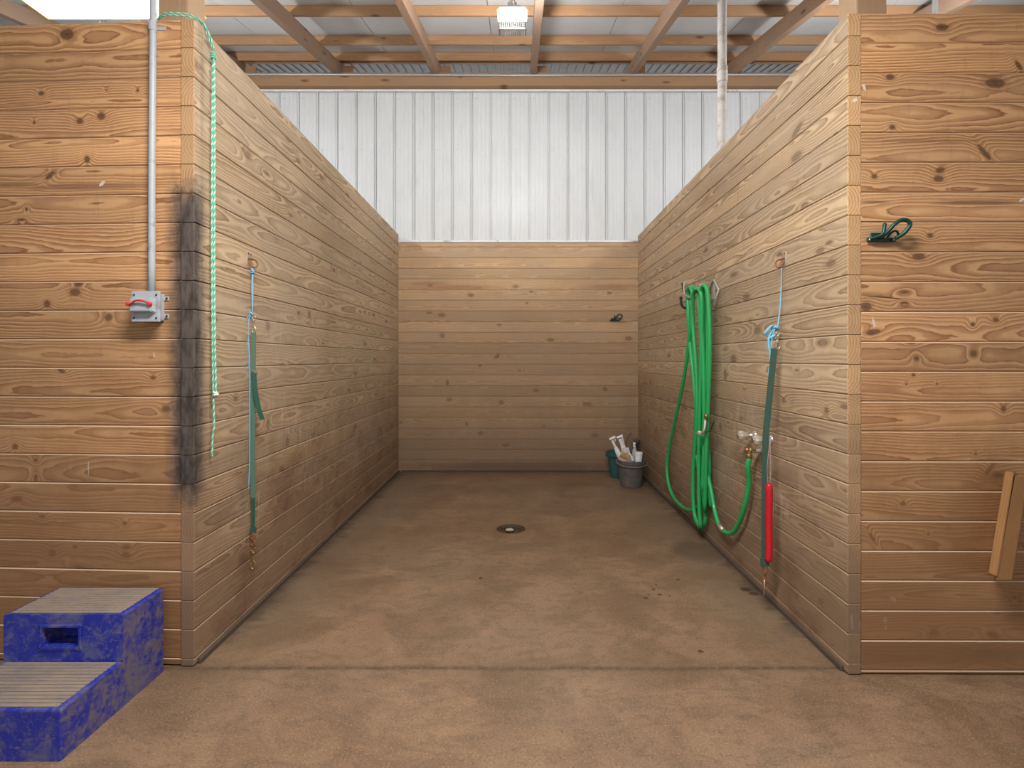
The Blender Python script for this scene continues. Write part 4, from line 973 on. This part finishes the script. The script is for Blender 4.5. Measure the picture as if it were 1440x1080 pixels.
# ------------------------------------------------------------------ leaning wooden offcuts (saddle rack end)
r0 = empty('wooden_rack', tuple(at(1404, 815, 2.20)), 'rough V-shaped pair of orange timber offcuts fixed to the right front wall', 'rack')
def quadprism(r0, name, top4, bot4, seed):
    """8 corners: outline at the top, outline at the bottom"""
    bm = bmesh.new(); a = [bm.verts.new(p) for p in bot4]; b = [bm.verts.new(p) for p in top4]
    for k in range(4): bm.faces.new((a[k], a[(k+1) % 4], b[(k+1) % 4], b[k]))
    bm.faces.new(list(reversed(a))); bm.faces.new(b); fixn(bm)
    bmesh.ops.bevel(bm, geom=bm.edges[:], offset=.003, segments=2, affect='EDGES')
    # local frame with x along the grain
    t = (sum(top4, Vector())/4); q = (sum(bot4, Vector())/4); xa = (t-q).normalized(); ya = Vector((0, 1, 0)); ya = (ya-xa*ya.dot(xa)).normalized(); za = xa.cross(ya)
    M = Matrix((xa, ya, za)).transposed().to_4x4(); M.translation = q
    bmesh.ops.transform(bm, matrix=M.inverted(), verts=bm.verts[:])
    o = link(name, bm, m_offcut); o.parent = r0; o.matrix_parent_inverse = Matrix.Translation(-r0.location); o.matrix_basis = M; o['seed'] = seed
    return o
f1, f2 = 2.175, 2.268
quadprism(r0, 'side_board', [at(1413, 663, f1), at(1426, 664, f1-.01), at(1431, 665, f2), at(1417, 664, f2)],
                     [at(1390, 806, f1), at(1402, 811, f1-.01), at(1408, 811, f2), at(1394, 806, f2)], 501.)
quadprism(r0, 'face_board', [at(1427, 668, f1-.005), at(1446, 672, f1+.01), at(1447, 670, f2), at(1432, 668, f2)],
                     [at(1400, 816, f1-.005), at(1423, 816, f1+.01), at(1424, 814, f2), at(1404, 814, f2)], 507.)

# ------------------------------------------------------------------ buckets and bottles
m_bk1 = simple('scuffed_grey_bucket', (.105, .105, .115), .55, var=.3, scale=20, dirt=(.17, .13, .10), dirt_amt=.7, dscale=14)
m_bk2 = simple('teal_bucket', (.018, .12, .115), .5, var=.25, scale=20, dirt=(.12, .11, .09), dirt_amt=.4, dscale=14)
m_wht = simple('white_bottle_plastic', (.85, .85, .88), .4, var=.08, dirt=(.45, .40, .34), dirt_amt=.2, dscale=30)
m_navy = simple('navy_label', (.02, .04, .20), .4); m_tan = simple('tan_bottle', (.48, .38, .30), .5, var=.2); m_org = simple('amber_brush', (.62, .36, .12), .7, var=.4, scale=90, dirt=(.7, .62, .5), dirt_amt=.8, dscale=60)
m_brist = simple('dark_bristles', (.06, .04, .03), .9, var=.5)
def bucket(c, rb, rt, h, mat, name_lab, flat=0, bail=True):
    r0 = empty('bucket', tuple(c), name_lab, 'bucket')
    bm = bmesh.new(); seg = 36
    prof = [(rb*.6, 0.002), (rb*.97, .002), (rb, .010), (rb+(rt-rb)*.85, h*.86), (rt, h*.84), (rt*1.03, h*.86), (rt*1.08, h*.87), (rt*1.10, h), (rt*1.03, h), (rt*.98, h*.9), (rb*.95, .02), (rb*.5, .018)]
    lathe(bm, prof, seg=seg)
    if flat:
        for v in bm.verts:
            if v.co.y > flat*rt: v.co.y = flat*rt+(v.co.y-flat*rt)*.12
    link('shell', fixn(bm), mat, r0, False)
    for s in (-1, 1): bm = bmesh.new(); box(bm, (s*rt*1.06, 0, h*.90), (.02, .05, .05), .004); link('ear', bm, mat, r0)
    if bail:
        bm = bmesh.new(); tube(bm, [(-rt*1.1, 0, h*.92), (-rt*1.02, -rt*.7, h*.88), (-rt*.5, -rt*1.12, h*.84), (0, -rt*1.2, h*.83), (rt*.5, -rt*1.12, h*.84), (rt*1.02, -rt*.7, h*.88), (rt*1.1, 0, h*.92)], .004, 8, 5)
        link('bail_handle', bm, m_zinc, r0)
    return r0
bA = Vector((1.245, 5.70, 0)); bB = Vector((1.205, 6.13, 0))
bucket(bA, .118, .150, .295, m_bk1, 'scuffed grey bucket in the right back corner holding bottles', .75)
bucket(bB, .115, .150, .30, m_bk2, 'teal bucket in the corner behind the grey bucket', 0, False)
def bottle(base, tip, r, mat, lab, kind='spray', bandmat=None):
    base, tip = Vector(base), Vector(tip); ax_ = tip-base; L = ax_.length; ax_ = ax_.normalized()
    r0 = empty('spray_bottle' if kind == 'spray' else 'bottle', tuple(base), lab, 'bottle')
    bm = bmesh.new(); lathe(bm, [(r*.9, 0), (r, .006), (r, L*.55), (r*.92, L*.62), (r*.45, L*.76), (r*.4, L*.82)], ax_, base, 18); place(r0, 'body', fixn(bm), mat)
    if bandmat:
        bm = bmesh.new(); lathe(bm, [(r*1.015, L*.18), (r*1.02, L*.2), (r*1.02, L*.42), (r*1.015, L*.44)], ax_, base, 18); place(r0, 'label_band', fixn(bm), bandmat)
    if kind == 'spray':
        bm = bmesh.new(); lathe(bm, [(r*.5, L*.80), (r*.5, L*.88), (r*.35, L*.90)], ax_, base, 14)
        sd = ax_.cross(Vector((0, 1, 0))).normalized()*-1; hp_ = base+ax_*L*.95
        rot = Matrix((sd, ax_.cross(sd).normalized(), ax_)).transposed()
        box(bm, hp_+sd*.012, (.075, .024, .026), .005, rot=rot)
        tube(bm, [hp_+sd*.030, hp_+sd*.034-ax_*.025, hp_+sd*.026-ax_*.045], .0045, 6, 3); place(r0, 'trigger_head', fixn(bm), m_wht, False)
    else:
        bm = bmesh.new(); lathe(bm, [(r*.5, L*.80), (r*.52, L*.82), (r*.52, L*.98), (r*.4, L)], ax_, base, 16, flute=.03, fl_n=8); place(r0, 'cap', fixn(bm), m_wht, False)
dB = 5.70
def bp(px, py, d=dB): return at(px, py, d)
bottle(bp(884, 668, 5.69), bp(858.5, 614, 5.74), .031, m_wht, 'leftmost white spray bottle leaning out of the grey bucket')
bottle(bp(891, 666, 5.72), bp(869, 612, 5.85), .034, m_wht, 'white spray bottle with navy band leaning in the grey bucket', 'spray', m_navy)
bottle(bp(891, 668, 5.64), bp(877, 628, 5.60), .034, m_tan, 'tan bottle slanting in the middle of the grey bucket', 'cap')
bottle(bp(893, 662, 5.66), bp(882, 630, 5.62), .030, m_wht, 'short white capped bottle between the tan bottle and the tub', 'cap', m_navy)
bottle(bp(893, 655, 5.76), bp(892, 622, 5.80), .030, m_elec, 'grey bottle upright at the back of the grey bucket', 'cap')
bottle(bp(886, 664, 5.80), bp(874, 613, 5.93), .028, m_wht, 'slim white bottle behind the others in the grey bucket', 'cap')
r0 = empty('tub', tuple(bp(897.5, 656, 5.66)), 'upright white lidded tub at the right of the grey bucket', 'tub')
b0 = bp(897.5, 656, 5.66)
bm = bmesh.new(); lathe(bm, [(.036, 0), (.038, .005), (.040, .13), (.038, .135)], (.04, 0, 1), b0, 20); place(r0, 'body', fixn(bm), m_wht)
bm = bmesh.new(); lathe(bm, [(.043, .128), (.044, .132), (.044, .155), (.038, .160)], (.04, 0, 1), b0, 24, flute=.01, fl_n=12); place(r0, 'lid', fixn(bm), m_wht, False)
r0 = empty('grooming_brush', tuple(bp(875, 645, 5.60)), 'amber bristle brush at the front left of the grey bucket', 'brush')
c0 = bp(876, 647, 5.60); M = Matrix.Rotation(R(25), 3, 'Y') @ Matrix.Diagonal((1.25, 1.3, 1.7))
bm = bmesh.new(); box(bm, c0, (.085, .035, .022), .008, rot=M, seg=2); place(r0, 'back', bm, m_tan)
bm = bmesh.new(); rr = random.Random(4)
for i in range(9):
    for j in range(4):
        p = M @ Vector((-.036+i*.009, -.012+j*.008, .010)); e_ = M @ Vector((-.036+i*.009+rr.uniform(-.004, .004), -.014+j*.009, .050)); tube(bm, [c0+p, c0+e_], .0035, 5, 1)
place(r0, 'bristles', bm, m_org)['kind'] = 'stuff'
r0 = empty('scrub_brush', tuple(bp(892, 640, 5.8)), 'dark bristled scrub brush standing at the back of the grey bucket', 'brush')
bm = bmesh.new(); tube(bm, [bp(896, 664, 5.8), bp(894, 640, 5.8)], .010, 8, 1); place(r0, 'handle', bm, m_brist)
bm = bmesh.new(); rr = random.Random(9); c0 = bp(895, 628, 5.80)
for i in range(90):
    d_ = Vector((rr.gauss(0, 1), rr.gauss(0, .7), rr.gauss(.3, .9))).normalized(); tube(bm, [c0+d_*.006, c0+Vector((d_.x*.060, d_.y*.035, d_.z*.100))], .0022, 4, 1)
place(r0, 'bristles', bm, m_brist)['kind'] = 'stuff'
r0 = empty('sweat_scraper', tuple(bp(880, 640, 5.9)), 'thin curved dark scraper sticking up behind the bottles', 'scraper')
bm = bmesh.new(); tube(bm, [bp(884, 660, 5.84), bp(880, 635, 5.9), bp(882, 618, 5.92), bp(888, 609, 5.92)], .004, 8, 5); place(r0, 'blade', bm, m_brist)
